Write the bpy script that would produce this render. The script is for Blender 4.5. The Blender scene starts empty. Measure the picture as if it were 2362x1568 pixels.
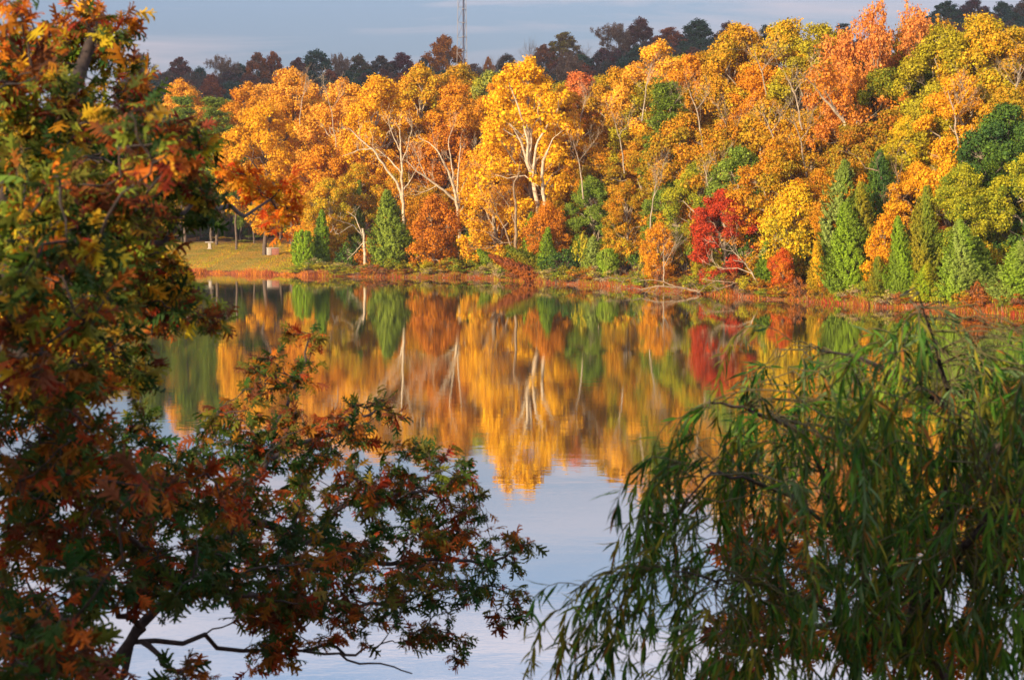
import bpy, math, random
import numpy as np
from mathutils import Vector

# ------------------------------------------------------------------ camera, light, sky
SC = bpy.context.scene
COL = SC.collection
F, CX, CY, HZ, CAMH = 3935.0, 1180.5, 784.0, 500.0, 6.6      # sketch units: picture 2361 wide
PITCH = math.atan((CY - HZ) / F)
cam = bpy.data.cameras.new('camera'); camo = bpy.data.objects.new('camera', cam); COL.objects.link(camo)
camo.location = (0, 0, CAMH); camo.rotation_euler = (math.pi / 2 - PITCH, 0, 0)
cam.sensor_width = 36; cam.lens = 36 * F / 2361.0; cam.clip_start = 0.2; cam.clip_end = 6000
cam.dof.use_dof = True; cam.dof.focus_distance = 140; cam.dof.aperture_fstop = 7.0
SC.camera = camo
SUN_AZ, SUN_EL = math.radians(222), math.radians(17)          # compass from +Y, clockwise
SUN = Vector((math.sin(SUN_AZ) * math.cos(SUN_EL), math.cos(SUN_AZ) * math.cos(SUN_EL), math.sin(SUN_EL)))
sl = bpy.data.lights.new('sun', 'SUN'); so = bpy.data.objects.new('sun', sl); COL.objects.link(so)
sl.energy = 5.0; sl.angle = math.radians(0.6); sl.color = (1.0, 0.80, 0.54)
so.rotation_euler = (-SUN).to_track_quat('-Z', 'Y').to_euler()
SC.view_settings.view_transform = 'Standard'; SC.view_settings.look = 'None'
SC.view_settings.gamma = 1.0; SC.view_settings.exposure = 0.52

W = bpy.data.worlds.new("World"); SC.world = W; W.use_nodes = True
nt = W.node_tree; nt.nodes.clear()
def N(t, tree=None, **kw):
    n = (tree or nt).nodes.new(t)
    for k, v in kw.items(): setattr(n, k, v)
    return n
out = N('ShaderNodeOutputWorld'); bg = N('ShaderNodeBackground'); bg.inputs[1].default_value = 0.10
sky = N('ShaderNodeTexSky', sky_type='NISHITA'); sky.sun_disc = False
sky.sun_elevation = SUN_EL; sky.sun_rotation = SUN_AZ; sky.dust_density = 1.5; sky.air_density = 1.0
tc = N('ShaderNodeTexCoord'); mp = N('ShaderNodeMapping'); mp.inputs['Scale'].default_value = (1.0, 1.0, 14.0)
mp.inputs['Rotation'].default_value = (0.0, 0.02, 0.0)
nz = N('ShaderNodeTexNoise'); nz.inputs['Scale'].default_value = 2.6; nz.inputs['Detail'].default_value = 5; nz.inputs['Roughness'].default_value = 0.58
nz.inputs['Distortion'].default_value = 0.8
rp = N('ShaderNodeValToRGB'); rp.color_ramp.elements[0].position = 0.38; rp.color_ramp.elements[1].position = 0.57
base = N('ShaderNodeMixRGB'); base.blend_type = 'MIX'; base.inputs[0].default_value = 0.72
base.inputs[2].default_value = (1.55, 2.12, 3.4, 1)
mx = N('ShaderNodeMixRGB'); mx.inputs[2].default_value = (4.1, 3.8, 4.3, 1)
rp.color_ramp.elements[0].color = (0.05, 0.05, 0.05, 1); rp.color_ramp.elements[1].color = (0.85, 0.85, 0.85, 1)
# the cloud deck is paler higher up
sep = N('ShaderNodeSeparateXYZ'); mr = N('ShaderNodeMapRange'); mr.inputs[1].default_value = 0.09; mr.inputs[2].default_value = 0.26
mr.inputs[3].default_value = 1.0; mr.inputs[4].default_value = 1.8
mul = N('ShaderNodeVectorMath', operation='SCALE')
L = nt.links.new
L(tc.outputs['Generated'], mp.inputs[0]); L(mp.outputs[0], nz.inputs['Vector']); L(nz.outputs['Fac'], rp.inputs[0])
L(sky.outputs[0], base.inputs[1]); L(base.outputs[0], mx.inputs[1]); L(rp.outputs[0], mx.inputs[0])
L(tc.outputs['Generated'], sep.inputs[0]); L(sep.outputs[2], mr.inputs[0])
L(mx.outputs[0], mul.inputs[0]); L(mr.outputs[0], mul.inputs['Scale'])
L(mul.outputs[0], bg.inputs[0]); L(bg.outputs[0], out.inputs[0])

# ------------------------------------------------------------------ helpers
def pix(u, v, D):
    """world point seen at sketch pixel (u, v), D metres down the lake"""
    a, b = (u - CX) / F, (CY - v) / F
    c, s = math.cos(PITCH), math.sin(PITCH)
    d = Vector((a, c + b * s, -s + b * c))
    return Vector((0, 0, CAMH)) + d * (D / d.y)

def tag(o, label=None, cat=None, group=None, kind=None):
    if label: o['label'] = label
    if cat: o['category'] = cat
    if group: o['group'] = group
    if kind: o['kind'] = kind
    return o

def empty(name, loc, rz=0.0):
    o = bpy.data.objects.new(name, None); o.empty_display_size = 0.5
    o.location = loc; o.rotation_euler = (0, 0, rz); COL.objects.link(o); return o

class MB:
    """collects quads, builds one mesh"""
    def __init__(s): s.v = []; s.q = []; s.a = []; s.n = 0
    def add(s, V, Q, A=None):
        V = np.asarray(V, float).reshape(-1, 3); Q = np.asarray(Q, int).reshape(-1, 4)
        s.v.append(V); s.q.append(Q + s.n); s.n += len(V)
        if A is None: A = np.full((len(Q), 3), 0.5)
        s.a.append(np.asarray(A, float).reshape(-1, 3))
    def tube(s, P, R, k=5, A=None):
        P = np.asarray(P, float); n = len(P); R = np.broadcast_to(np.asarray(R, float), (n,))
        T = np.gradient(P, axis=0); T /= np.linalg.norm(T, axis=1)[:, None] + 1e-9
        ref = np.array([0.13, 0.31, 0.94]) if abs(T[0][2]) < 0.9 else np.array([0.9, 0.3, 0.1])
        X = np.cross(T, ref); X /= np.linalg.norm(X, axis=1)[:, None] + 1e-9; Y = np.cross(T, X)
        a = np.arange(k) * 2 * math.pi / k
        V = P[:, None] + R[:, None, None] * (np.cos(a)[None, :, None] * X[:, None] + np.sin(a)[None, :, None] * Y[:, None])
        i = np.arange(n - 1)[:, None] * k; j = np.arange(k)[None]; j2 = (j + 1) % k
        Q = np.stack([i + j, i + j2, i + k + j2, i + k + j], -1).reshape(-1, 4)
        V = V.reshape(-1, 3)
        if k == 4:
            Q = np.concatenate([Q, [[3, 2, 1, 0]], [[(n - 1) * 4 + t for t in range(4)]]])
        s.add(V, Q, None if A is None else np.tile(A, (len(Q), 1)))
    def box(s, c, d, A=None):
        x, y, z = c; a, b, h = d[0] / 2, d[1] / 2, d[2] / 2
        V = [(x + i * a, y + j * b, z + k * h) for k in (-1, 1) for j in (-1, 1) for i in (-1, 1)]
        s.add(V, [(0, 2, 3, 1), (4, 5, 7, 6), (0, 1, 5, 4), (2, 6, 7, 3), (0, 4, 6, 2), (1, 3, 7, 5)], A)
    def mesh(s, name, smooth=False):
        V = np.concatenate(s.v); Q = np.concatenate(s.q); A = np.concatenate(s.a)
        m = bpy.data.meshes.new(name); m.vertices.add(len(V)); m.loops.add(Q.size); m.polygons.add(len(Q))
        m.vertices.foreach_set('co', V.astype(np.float32).ravel()); m.loops.foreach_set('vertex_index', Q.astype(np.int32).ravel())
        m.polygons.foreach_set('loop_start', np.arange(0, Q.size, 4, dtype=np.int32))
        if smooth: m.polygons.foreach_set('use_smooth', np.ones(len(Q), bool))
        at = m.attributes.new('tint', 'FLOAT_VECTOR', 'FACE'); at.data.foreach_set('vector', A.astype(np.float32).ravel())
        m.update(calc_edges=True); return m

def link(name, mesh, mat, parent=None, loc=None):
    o = bpy.data.objects.new(name, mesh); COL.objects.link(o)
    if mat is not None and len(mesh.materials) == 0: mesh.materials.append(mat)
    if parent: o.parent = parent
    if loc is not None: o.location = loc
    return o

def unit(a): return a / (np.linalg.norm(a, axis=-1, keepdims=True) + 1e-9)

def scatter(mb, TV, TQ, pos, nrm, up, size, A):
    """copies of a small template: local y runs along up, local z along nrm"""
    Z = unit(nrm); Y = unit(up - (up * Z).sum(-1, keepdims=True) * Z); X = np.cross(Y, Z)
    size = np.asarray(size, float)
    if size.ndim == 1: size = np.stack([size] * 3, -1)
    TV = np.asarray(TV, float); TQ = np.asarray(TQ, int); K = len(TV); n = len(pos)
    V = pos[:, None] + (TV[None, :, 0, None] * X[:, None] * size[:, None, 0:1] + TV[None, :, 1, None] * Y[:, None] * size[:, None, 1:2]
                        + TV[None, :, 2, None] * Z[:, None] * size[:, None, 2:3])
    Q = TQ[None] + (np.arange(n) * K)[:, None, None]
    mb.add(V.reshape(-1, 3), Q.reshape(-1, 4), np.repeat(A, len(TQ), axis=0))

KITE = ([(0, -.5, 0), (.42, .05, .12), (0, .6, 0), (-.46, -.02, .12)], [(0, 1, 2, 3)])
# ------------------------------------------------------------------ materials
def mat(name):
    m = bpy.data.materials.new(name); m.use_nodes = True; t = m.node_tree; t.nodes.clear()
    return m, t, N('ShaderNodeOutputMaterial', t)

def rgb(t, c):
    n = N('ShaderNodeRGB', t); n.outputs[0].default_value = (*c, 1); return n

def leaf_material(name, transl=0.25, own=False):
    m, t, o = mat(name); l = t.links.new
    at = N('ShaderNodeAttribute', t, attribute_name='tint'); sp = N('ShaderNodeSeparateXYZ', t); l(at.outputs['Vector'], sp.inputs[0])
    if own:
        colr = at.outputs['Vector']
    else:
        c1 = N('ShaderNodeObjectInfo', t); c2 = N('ShaderNodeAttribute', t, attribute_type='OBJECT', attribute_name='leaf_two')
        mxx = N('ShaderNodeMixRGB', t); l(sp.outputs[0], mxx.inputs[0]); l(c1.outputs['Color'], mxx.inputs[1]); l(c2.outputs['Color'], mxx.inputs[2])
        sc = N('ShaderNodeVectorMath', t, operation='SCALE'); l(mxx.outputs[0], sc.inputs[0]); l(sp.outputs[1], sc.inputs['Scale'])
        colr = sc.outputs[0]
    d = N('ShaderNodeBsdfPrincipled', t); d.inputs['Roughness'].default_value = 0.55; d.inputs['Specular IOR Level'].default_value = 0.08
    tr = N('ShaderNodeBsdfTranslucent', t); ms = N('ShaderNodeMixShader', t); ms.inputs[0].default_value = transl
    l(colr, d.inputs['Base Color']); l(colr, tr.inputs[0]); l(d.outputs[0], ms.inputs[1]); l(tr.outputs[0], ms.inputs[2]); l(ms.outputs[0], o.inputs[0])
    return m

def solid(name, c, rough=0.8, noise=0.0, scale=8.0, c2=None, metal=0.0, objcol=False, bump=0.0):
    m, t, o = mat(name); l = t.links.new
    d = N('ShaderNodeBsdfPrincipled', t); d.inputs['Roughness'].default_value = rough; d.inputs['Metallic'].default_value = metal
    tc_ = N('ShaderNodeTexCoord', t); nn = N('ShaderNodeTexNoise', t); nn.inputs['Scale'].default_value = scale; nn.inputs['Detail'].default_value = 6
    l(tc_.outputs['Object'], nn.inputs['Vector'])
    mm = N('ShaderNodeMixRGB', t); r_ = N('ShaderNodeMapRange', t); r_.inputs[1].default_value = .35; r_.inputs[2].default_value = .65
    l(nn.outputs[0], r_.inputs[0]); l(r_.outputs[0], mm.inputs[0])
    if objcol:
        oi = N('ShaderNodeObjectInfo', t); s1 = N('ShaderNodeVectorMath', t, operation='SCALE'); s1.inputs['Scale'].default_value = 0.55
        l(oi.outputs['Color'], mm.inputs[1]); l(oi.outputs['Color'], s1.inputs[0]); l(s1.outputs[0], mm.inputs[2])
    else:
        mm.inputs[1].default_value = (*c, 1); mm.inputs[2].default_value = (*(c2 or tuple(x * 0.6 for x in c)), 1)
    l(mm.outputs[0], d.inputs['Base Color']); l(d.outputs[0], o.inputs[0])
    if bump:
        b = N('ShaderNodeBump', t); b.inputs['Distance'].default_value = bump; l(nn.outputs[0], b.inputs['Height']); l(b.outputs[0], d.inputs['Normal'])
    return m

M_LEAF = leaf_material('foliage', 0.10)
M_NEAR = leaf_material('oak_foliage', 0.38, own=True)
M_WILLOW = leaf_material('willow_foliage', 0.30, own=True)
M_BARK = solid('bark', (.3, .22, .15), .85, scale=3.2, objcol=True, bump=.05)
M_TWIG = solid('dark_bark', (.075, .05, .042), .8, scale=22, c2=(.03, .022, .02), bump=.01)

# ------------------------------------------------------------------ terrain
SH = [(-400, 240), (-160, 222), (-62, 206), (-36, 199), (-23, 191), (-13.2, 186), (-4, 184), (3, 171), (9, 162), (15.5, 147), (20.5, 137), (25, 129), (30, 119.5), (34.5, 114), (60, 108), (120, 104), (400, 100)]
SX = [p[0] for p in SH]; SY = [p[1] for p in SH]
def shore(x): return float(np.interp(x, SX, SY)) + 0.5 * math.sin(x * .9) + 0.25 * math.sin(x * 2.3 + 1)
def sst(a, b, x):
    t = np.clip((x - a) / (b - a), 0, 1); return t * t * (3 - 2 * t)
def ground(x, y):
    s = y - shore(x)
    if y < 60:                                                   # the bank the viewer stands on
        e = 20 + 2.0 * math.sin(x * .13)
        return 3.3 * (1 - float(sst(3, e, y))) * 1.0 - (y - e) * .25 * (y > e) if y < e + 8 else -2.0
    if s < 0: return max(-2.0, s * 0.35)
    slope = float(np.interp(x, [-60, -12, 0, 12, 40, 120], [.045, .05, .085, .12, .14, .14]))
    z = 0.28 * float(sst(0, 1.6, s)) + slope * min(s, 55) + 0.02 * max(0, s - 55)
    ridge = float(np.interp(x, [-400, -160, -90, 0, 60, 150, 400], [28, 28, 30, 33, 37, 44, 48]))
    z += ridge * float(sst(215, 540, y)) * 0.93
    if s > 50: z += 1.6 * math.sin(x * .045 + 1) * math.sin(y * .03) + .8 * math.sin(x * .11) * float(sst(50, 120, s))
    return z

def axis(parts):
    o = []
    for a, b, n in parts: o += list(np.linspace(a, b, n, endpoint=False))
    return np.array(o + [parts[-1][1]])
xs = axis([(-1500, -420, 12), (-420, -75, 30), (-75, 60, 190), (60, 420, 30), (420, 1500, 12)])
ys = axis([(-160, 0, 16), (0, 30, 30), (30, 95, 8), (95, 245, 170), (245, 640, 50), (640, 1300, 12)])
gv = np.array([(x, y, ground(x, min(y, 640)) - 0.018 * max(0, y - 640)) for y in ys for x in xs])
nx = len(xs); ii, jj = np.meshgrid(np.arange(nx - 1), np.arange(len(ys) - 1)); k0 = (jj * nx + ii).ravel()
gq = np.stack([k0, k0 + 1, k0 + 1 + nx, k0 + nx], -1)
cc = gv[gq].mean(1)
def lawn_mask(x, y):
    s = y - np.interp(x, SX, SY)
    return sst(1.2, 2.6, s) * (1 - sst(40, 46, s)) * (1 - sst(-23, -21.5, x + .6 * np.sin(y * .5)))
lm = lawn_mask(cc[:, 0], cc[:, 1])
sc_ = cc[:, 1] - np.interp(cc[:, 0], SX, SY)
mud = (1 - sst(.5, 2.4, sc_)) * .55; mud[cc[:, 1] < 60] = 0
g = MB(); g.add(gv, gq, np.stack([lm, mud, lm * 0], -1)); gm = g.mesh('ground', smooth=True)
m, t, o = mat('ground_soil'); l = t.links.new
at = N('ShaderNodeAttribute', t, attribute_name='tint'); sp = N('ShaderNodeSeparateXYZ', t); l(at.outputs['Vector'], sp.inputs[0])
tcg = N('ShaderNodeTexCoord', t)
n1 = N('ShaderNodeTexNoise', t); n1.inputs['Scale'].default_value = 2.2; n1.inputs['Detail'].default_value = 10; n1.inputs['Roughness'].default_value = .7; l(tcg.outputs['Object'], n1.inputs['Vector'])
n2 = N('ShaderNodeTexNoise', t); n2.inputs['Scale'].default_value = .22; n2.inputs['Detail'].default_value = 4; l(tcg.outputs['Object'], n2.inputs['Vector'])
r1 = N('ShaderNodeValToRGB', t); r1.color_ramp.elements[0].position = .35; r1.color_ramp.elements[0].color = (.05, .03, .015, 1); r1.color_ramp.elements[1].position = .68; r1.color_ramp.elements[1].color = (.30, .13, .05, 1); l(n1.outputs[0], r1.inputs[0])
r2 = N('ShaderNodeValToRGB', t); r2.color_ramp.elements[0].position = .3; r2.color_ramp.elements[0].color = (.26, .24, .03, 1); r2.color_ramp.elements[1].position = .62; r2.color_ramp.elements[1].color = (.52, .30, .06, 1); l(n2.outputs[0], r2.inputs[0])
r2b = N('ShaderNodeMixRGB', t); r2b.blend_type = 'MULTIPLY'; r2b.inputs[0].default_value = .5; l(r2.outputs[0], r2b.inputs[1])
r3 = N('ShaderNodeValToRGB', t); r3.color_ramp.elements[0].position = .3; r3.color_ramp.elements[0].color = (.5, .5, .5, 1); r3.color_ramp.elements[1].position = .7; l(n1.outputs[0], r3.inputs[0]); l(r3.outputs[0], r2b.inputs[2])
ma = N('ShaderNodeMixRGB', t); l(sp.outputs[0], ma.inputs[0]); l(r1.outputs[0], ma.inputs[1]); l(r2b.outputs[0], ma.inputs[2])
mb_ = N('ShaderNodeMixRGB', t); l(sp.outputs[1], mb_.inputs[0]); l(ma.outputs[0], mb_.inputs[1]); mb_.inputs[2].default_value = (.36, .10, .045, 1)
bs = N('ShaderNodeBsdfPrincipled', t); bs.inputs['Roughness'].default_value = .95; bs.inputs['Specular IOR Level'].default_value = .1
bp = N('ShaderNodeBump', t); bp.inputs['Distance'].default_value = .12; l(n1.outputs[0], bp.inputs['Height']); l(bp.outputs[0], bs.inputs['Normal'])
l(mb_.outputs[0], bs.inputs['Base Color']); l(bs.outputs[0], o.inputs[0])
tag(link('ground', gm, m), kind='structure')

# lake
m, t, o = mat('lake_water'); l = t.links.new
tcw = N('ShaderNodeTexCoord', t)
def wav(sx, sy, scale, det):
    mpw = N('ShaderNodeMapping', t); mpw.inputs['Scale'].default_value = (sx, sy, 1); l(tcw.outputs['Object'], mpw.inputs[0])
    nn = N('ShaderNodeTexNoise', t); nn.inputs['Scale'].default_value = scale; nn.inputs['Detail'].default_value = det; l(mpw.outputs[0], nn.inputs['Vector']); return nn
wa = wav(1.0, 1.5, .9, 2); wb = wav(1, 1.7, 5.5, 2)
b1 = N('ShaderNodeBump', t); b1.inputs['Strength'].default_value = 1; b1.inputs['Distance'].default_value = .002
b2 = N('ShaderNodeBump', t); b2.inputs['Strength'].default_value = 1; b2.inputs['Distance'].default_value = .0004
patch = wav(.25, 1.0, .05, 3); pr = N('ShaderNodeMapRange', t); pr.inputs[1].default_value = .4; pr.inputs[2].default_value = .65; pr.inputs[3].default_value = .25; pr.inputs[4].default_value = 2.6
l(patch.outputs[0], pr.inputs[0]); mm = N('ShaderNodeMath', t, operation='MULTIPLY'); l(wb.outputs[0], mm.inputs[0]); l(pr.outputs[0], mm.inputs[1])
l(wa.outputs[0], b1.inputs['Height']); l(mm.outputs[0], b2.inputs['Height']); l(b1.outputs[0], b2.inputs['Normal'])
gl = N('ShaderNodeBsdfGlossy', t); gl.inputs['Roughness'].default_value = .006; gl.inputs['Color'].default_value = (.93, .93, .92, 1)
df = N('ShaderNodeBsdfDiffuse', t); df.inputs['Color'].default_value = (.035, .05, .03, 1)
fr = N('ShaderNodeFresnel', t); fr.inputs[0].default_value = 4.0; msw = N('ShaderNodeMixShader', t)
l(b2.outputs[0], gl.inputs['Normal']); l(b2.outputs[0], fr.inputs['Normal']); frm = N('ShaderNodeMapRange', t); frm.inputs[3].default_value = .62; frm.inputs[4].default_value = 1.0; l(fr.outputs[0], frm.inputs[0]); l(frm.outputs[0], msw.inputs[0]); l(df.outputs[0], msw.inputs[1]); l(gl.outputs[0], msw.inputs[2]); l(msw.outputs[0], o.inputs[0])
w = MB(); w.add([(-900, 2, 0), (900, 2, 0), (900, 300, 0), (-900, 300, 0)], [(0, 1, 2, 3)])
wo = link('lake_water', w.mesh('lake_water'), m); tag(wo, kind='structure')
# ------------------------------------------------------------------ tree prototypes
def rng(s): return np.random.default_rng(s)

def limb(mb, a, b, ra, rb, r, wob=.08, n=6, k=5):
    a = np.array(a, float); b = np.array(b, float); L_ = np.linalg.norm(b - a)
    ts = np.linspace(0, 1, n); P = a + (b - a) * ts[:, None]
    off = r.normal(0, 1, (n, 3)) * wob * L_ * np.sin(ts * math.pi)[:, None]
    P = P + off; P[:, 2] += L_ * .10 * np.sin(ts * math.pi)
    mb.tube(P, np.linspace(ra, rb, n), k); return P

def leafball(lv, r, c, rad, n, size, lobe_c, rmix, flat=.8):
    d = unit(r.normal(0, 1, (n, 3)) + np.array([0, 0, .25])); rr = rad * (0.45 + 0.8 * r.random(n) ** 1.5)
    p = c + d * rr[:, None] * np.array([1, 1, flat])
    nr = unit(d * .7 + unit(p - lobe_c) * .5 + r.normal(0, .62, (n, 3)))
    up = r.normal(0, 1, (n, 3))
    A = np.stack([np.clip(rmix + r.normal(0, .22, n), 0, 1), np.clip(r.normal(1, .2, n), .5, 1.6), r.random(n)], -1)
    s = size * np.clip(np.exp(r.normal(-.16, .34, n)), .35, 1.6)
    scatter(lv, *KITE, p, nr, up, s, A)

def proto_broad(seed, H=20., R=6., base=.22, nl=15, leaves=185, size=.20, open_=0.0, lrs=(1.15, 2.15)):
    nl = int(nl * 1.55); r = rng(seed); tr = MB(); lv = MB()
    top = np.array([r.normal(0, .5), r.normal(0, .5), H * .72]); T = limb(tr, (0, 0, -1.5), top, .32, .12, r, .02, 8, 6)
    lobes = []
    for i in range(nl):
        h = base + (1 - base) * ((i + .5) / nl) ** .8
        env = math.sin(math.pi * min(1, max(0.0, (h - base + .12) / (1 - base + .14))) ** .85) ** .62
        a = i * 2.4 + r.uniform(-.5, .5); lr = r.uniform(*lrs) * (1.0 if h < .8 else .85)
        q = max(0, R * env - lr * .7) * r.uniform(.72, 1.05)
        z = h * H - lr * (.5 if h > .8 else .1)
        lobes.append((np.array([math.cos(a) * q, math.sin(a) * q, z]), lr))
    mx_ = max(c[2] + lr * .9 for c, lr in lobes)
    for c, lr in lobes: c[2] *= H / mx_ if c[2] > H * .6 else 1
    for c, lr in lobes:
        k = min(7, max(2, int((c[2] / H - .18) * 9))); P = limb(tr, T[k], c, .11, .05, r, .07)
        nc = int(19 * (lr / 2) ** 1.6) + 4; base_mix = r.random()
        for j in range(nc):
            d = unit(r.normal(0, 1, 3) + unit(np.array([c[0], c[1], (c[2] - H * .5)]) ) * .6 + np.array([0, 0, .2]))
            cc_ = c + d * lr * r.uniform(.55, .98) * np.array([1.05, 1.05, .85]); cr = r.uniform(.4, .85)
            if r.random() < open_: continue
            limb(tr, P[4], cc_, .04, .015, r, .08, 4, 3)
            leafball(lv, r, cc_, cr, int(leaves * cr * cr * 1.5), size, c, np.clip(base_mix * .5 + r.random() * .6, 0, 1))
        leafball(lv, r, c, lr * .62, int(leaves * .9), size * 1.2, c, base_mix)
    return tr.mesh('trunk', True), lv.mesh('crown'), H, R

def proto_cedar(seed, H=8., R=1.5, n=900, size=.16, shape='cone', ragged=.2):
    r = rng(seed); tr = MB(); lv = MB(); tr.tube(np.array([(0, 0, -1), (0, 0, H * .3), (.05, 0, H * .85)]), [.16, .12, .02], 5)
    ph = r.uniform(0, 6, 6)
    for i in range(n):
        t = r.random() ** 1.25; a = r.uniform(0, 2 * math.pi)
        if shape == 'cone': e = (1 - t) ** .72 * (.55 + .45 * min(1, t / .22) if t < .22 else 1)
        elif shape == 'round': e = math.sqrt(max(0, 1 - abs(2 * (t * .93 + .04) - 1) ** 2.6))
        else: e = (1 - t ** 2.2) ** .8 * (.75 + .25 * min(1, t / .15))
        e *= 1 + ragged * (math.sin(a * 3 + ph[0] + t * 9) * .5 + math.sin(a * 5 + t * 17 + ph[1]) * .5)
        rad = R * e; z0 = H * (.04 + .94 * t)
        o = np.array([math.cos(a), math.sin(a), 0]); k = r.uniform(.62, 1.0)
        tip = np.array([o[0] * rad * k + R * .22 * math.sin(t * 3 + ph[4]) * t, o[1] * rad * k, z0])
        if math.sin(a * 2.3 + t * 21 + ph[5]) + math.sin(a * 4 - t * 33) > 1.45 and k > .8: continue
        ln = r.uniform(.45, .85) * (.55 + .5 * R / 1.5) * (.6 + .4 * (1 - t))
        m_ = 15; s = r.random(m_); d = unit(o * .75 + np.array([0, 0, .75]) + r.normal(0, .12, 3))
        p = tip - d * ln * .6 + d * (s * ln)[:, None] + r.normal(0, .085, (m_, 3)) * (1.1 - s)[:, None]
        nr = unit(o * 1.0 + np.array([0, 0, .3]) + r.normal(0, .5, (m_, 3))); up = d + r.normal(0, .3, (m_, 3))
        mixv = .5 + .35 * math.sin(a * 2 + ph[3] + t * 5)
        A = np.stack([np.clip(mixv + r.normal(0, .16, m_), 0, 1), np.clip(r.normal(1, .15, m_), .6, 1.4), r.random(m_)], -1)
        sz = size * r.uniform(.7, 1.3, m_)
        scatter(lv, *KITE, p, nr, up, np.stack([sz * .65, sz * 1.7, sz], -1), A)
    # feathery inner shell so the stem does not show
    return tr.mesh('trunk', True), lv.mesh('crown'), H, R

def proto_pine(seed, H=20., R=4.2, base=.35, whorls=15, size=.3):
    r = rng(seed); tr = MB(); lv = MB(); T = limb(tr, (0, 0, -1.5), (r.normal(0, .3), 0, H * .97), .28, .04, r, .012, 10, 6)
    for w_ in range(whorls):
        t = base + (1 - base) * (w_ + r.random() * .6) / whorls; z = H * t + r.normal(0, .25); L_ = R * (1 - ((t - base) / (1 - base)) ** 1.6 * .8) * (.55 + .45 * min(1, (t - base) / .2 + .3))
        for b in range(5):
            a = b * 1.257 + w_ * .9 + r.uniform(-.4, .4); ll = L_ * r.uniform(.6, 1.1)
            c0 = np.array([0, 0, z]); tip = np.array([math.cos(a) * ll, math.sin(a) * ll, z + ll * .12])
            P = limb(tr, c0, tip, .05, .015, r, .05, 5, 4); bm = r.random()
            for s in np.linspace(.35, 1, 5):
                c = P[0] + (tip - P[0]) * s + r.normal(0, .4, 3) * np.array([1, 1, .8]); cr = r.uniform(.6, 1.05); n = 64
                d = unit(r.normal(0, 1, (n, 3)) * np.array([1, 1, .55]) + np.array([0, 0, .3])); p = c + d * cr * r.uniform(.3, 1, n)[:, None] * np.array([1, 1, .55])
                A = np.stack([np.clip(bm * .6 + r.random(n) * .4, 0, 1), np.clip(r.normal(1, .18, n), .6, 1.5), r.random(n)], -1)
                sz = size * r.uniform(.7, 1.2, n); scatter(lv, *KITE, p, unit(d * .4 + np.array([0, 0, .9]) + r.normal(0, .4, (n, 3))), d, np.stack([sz * .55, sz * 1.4, sz], -1), A)
    return tr.mesh('trunk', True), lv.mesh('crown'), H, R

def branchy(tr, r, p, d, L_, rad, depth, tips, spread=.6, upb=.25, kids=(2, 4)):
    n = 5; P = [np.array(p, float)]; dd = unit(np.array(d, float))
    for i in range(n):
        dd = unit(dd + r.normal(0, .16, 3) + np.array([0, 0, upb * .12])); P.append(P[-1] + dd * L_ / n)
    r1_ = rad * (.55 if depth > 0 else .35); tr.tube(P, np.linspace(rad, r1_, n + 1), 6 if rad > .08 else (4 if rad > .03 else 3))
    if depth == 0: tips.append((P[-1], dd)); tips.append((P[3], dd)); return
    for i in range(r.integers(kids[0], kids[1] + 1)):
        k = r.integers(2, n + 1); nd = unit(dd + r.normal(0, spread, 3) + np.array([0, 0, upb]))
        branchy(tr, r, P[k], nd, L_ * r.uniform(.55, .8), max(.012, r1_ * r.uniform(.6, .8)), depth - 1, tips, spread, upb, kids)
    branchy(tr, r, P[-1], dd, L_ * .7, r1_, depth - 1, tips, spread, upb, kids)

def proto_sparse(seed, H=16., leaves=30, depth=4, size=.3, forks=4, spread=.5, rad=.24):
    r = rng(seed); tr = MB(); lv = MB(); tips = []
    T = limb(tr, (0, 0, -1.2), (0.2, 0, H * .3), rad, rad * .8, r, .03, 5, 7)
    for i in range(forks):
        a = i * 6.28 / forks + r.uniform(-.4, .4)
        branchy(tr, r, T[-1], (math.cos(a) * .55, math.sin(a) * .55, 1), H * .30, rad * .55, depth, tips, spread, .32, (2, 3))
    Z = max(t_[0][2] for t_ in tips); R = max(abs(t_[0][0]) for t_ in tips)
    if leaves:
        for p, d in tips:
            leafball(lv, r, p, .5, leaves, size, p - np.array([0, 0, 1.]), r.random())
    return tr.mesh('trunk', True), (lv.mesh('crown') if leaves else None), Z, min(R, H * .45)

def proto_shrub(seed, H=2.4, R=1.5):
    r = rng(seed); tr = MB(); lv = MB()
    for i in range(26):
        a = r.uniform(0, 6.28); t = r.random(); q = R * math.sqrt(r.random()) * .8
        c = np.array([math.cos(a) * q, math.sin(a) * q, H * (.12 + .72 * t * math.sqrt(max(0, 1 - (q / R) ** 2)))]); cr = r.uniform(.25, .42)
        limb(tr, (c[0] * .2, c[1] * .2, -.2), c, .03, .012, r, .06, 5, 4)
        leafball(lv, r, c, cr, 62, .13, c * [0, 0, .7], r.random())
    return tr.mesh('stems', True), lv.mesh('leaves'), H, R

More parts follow.
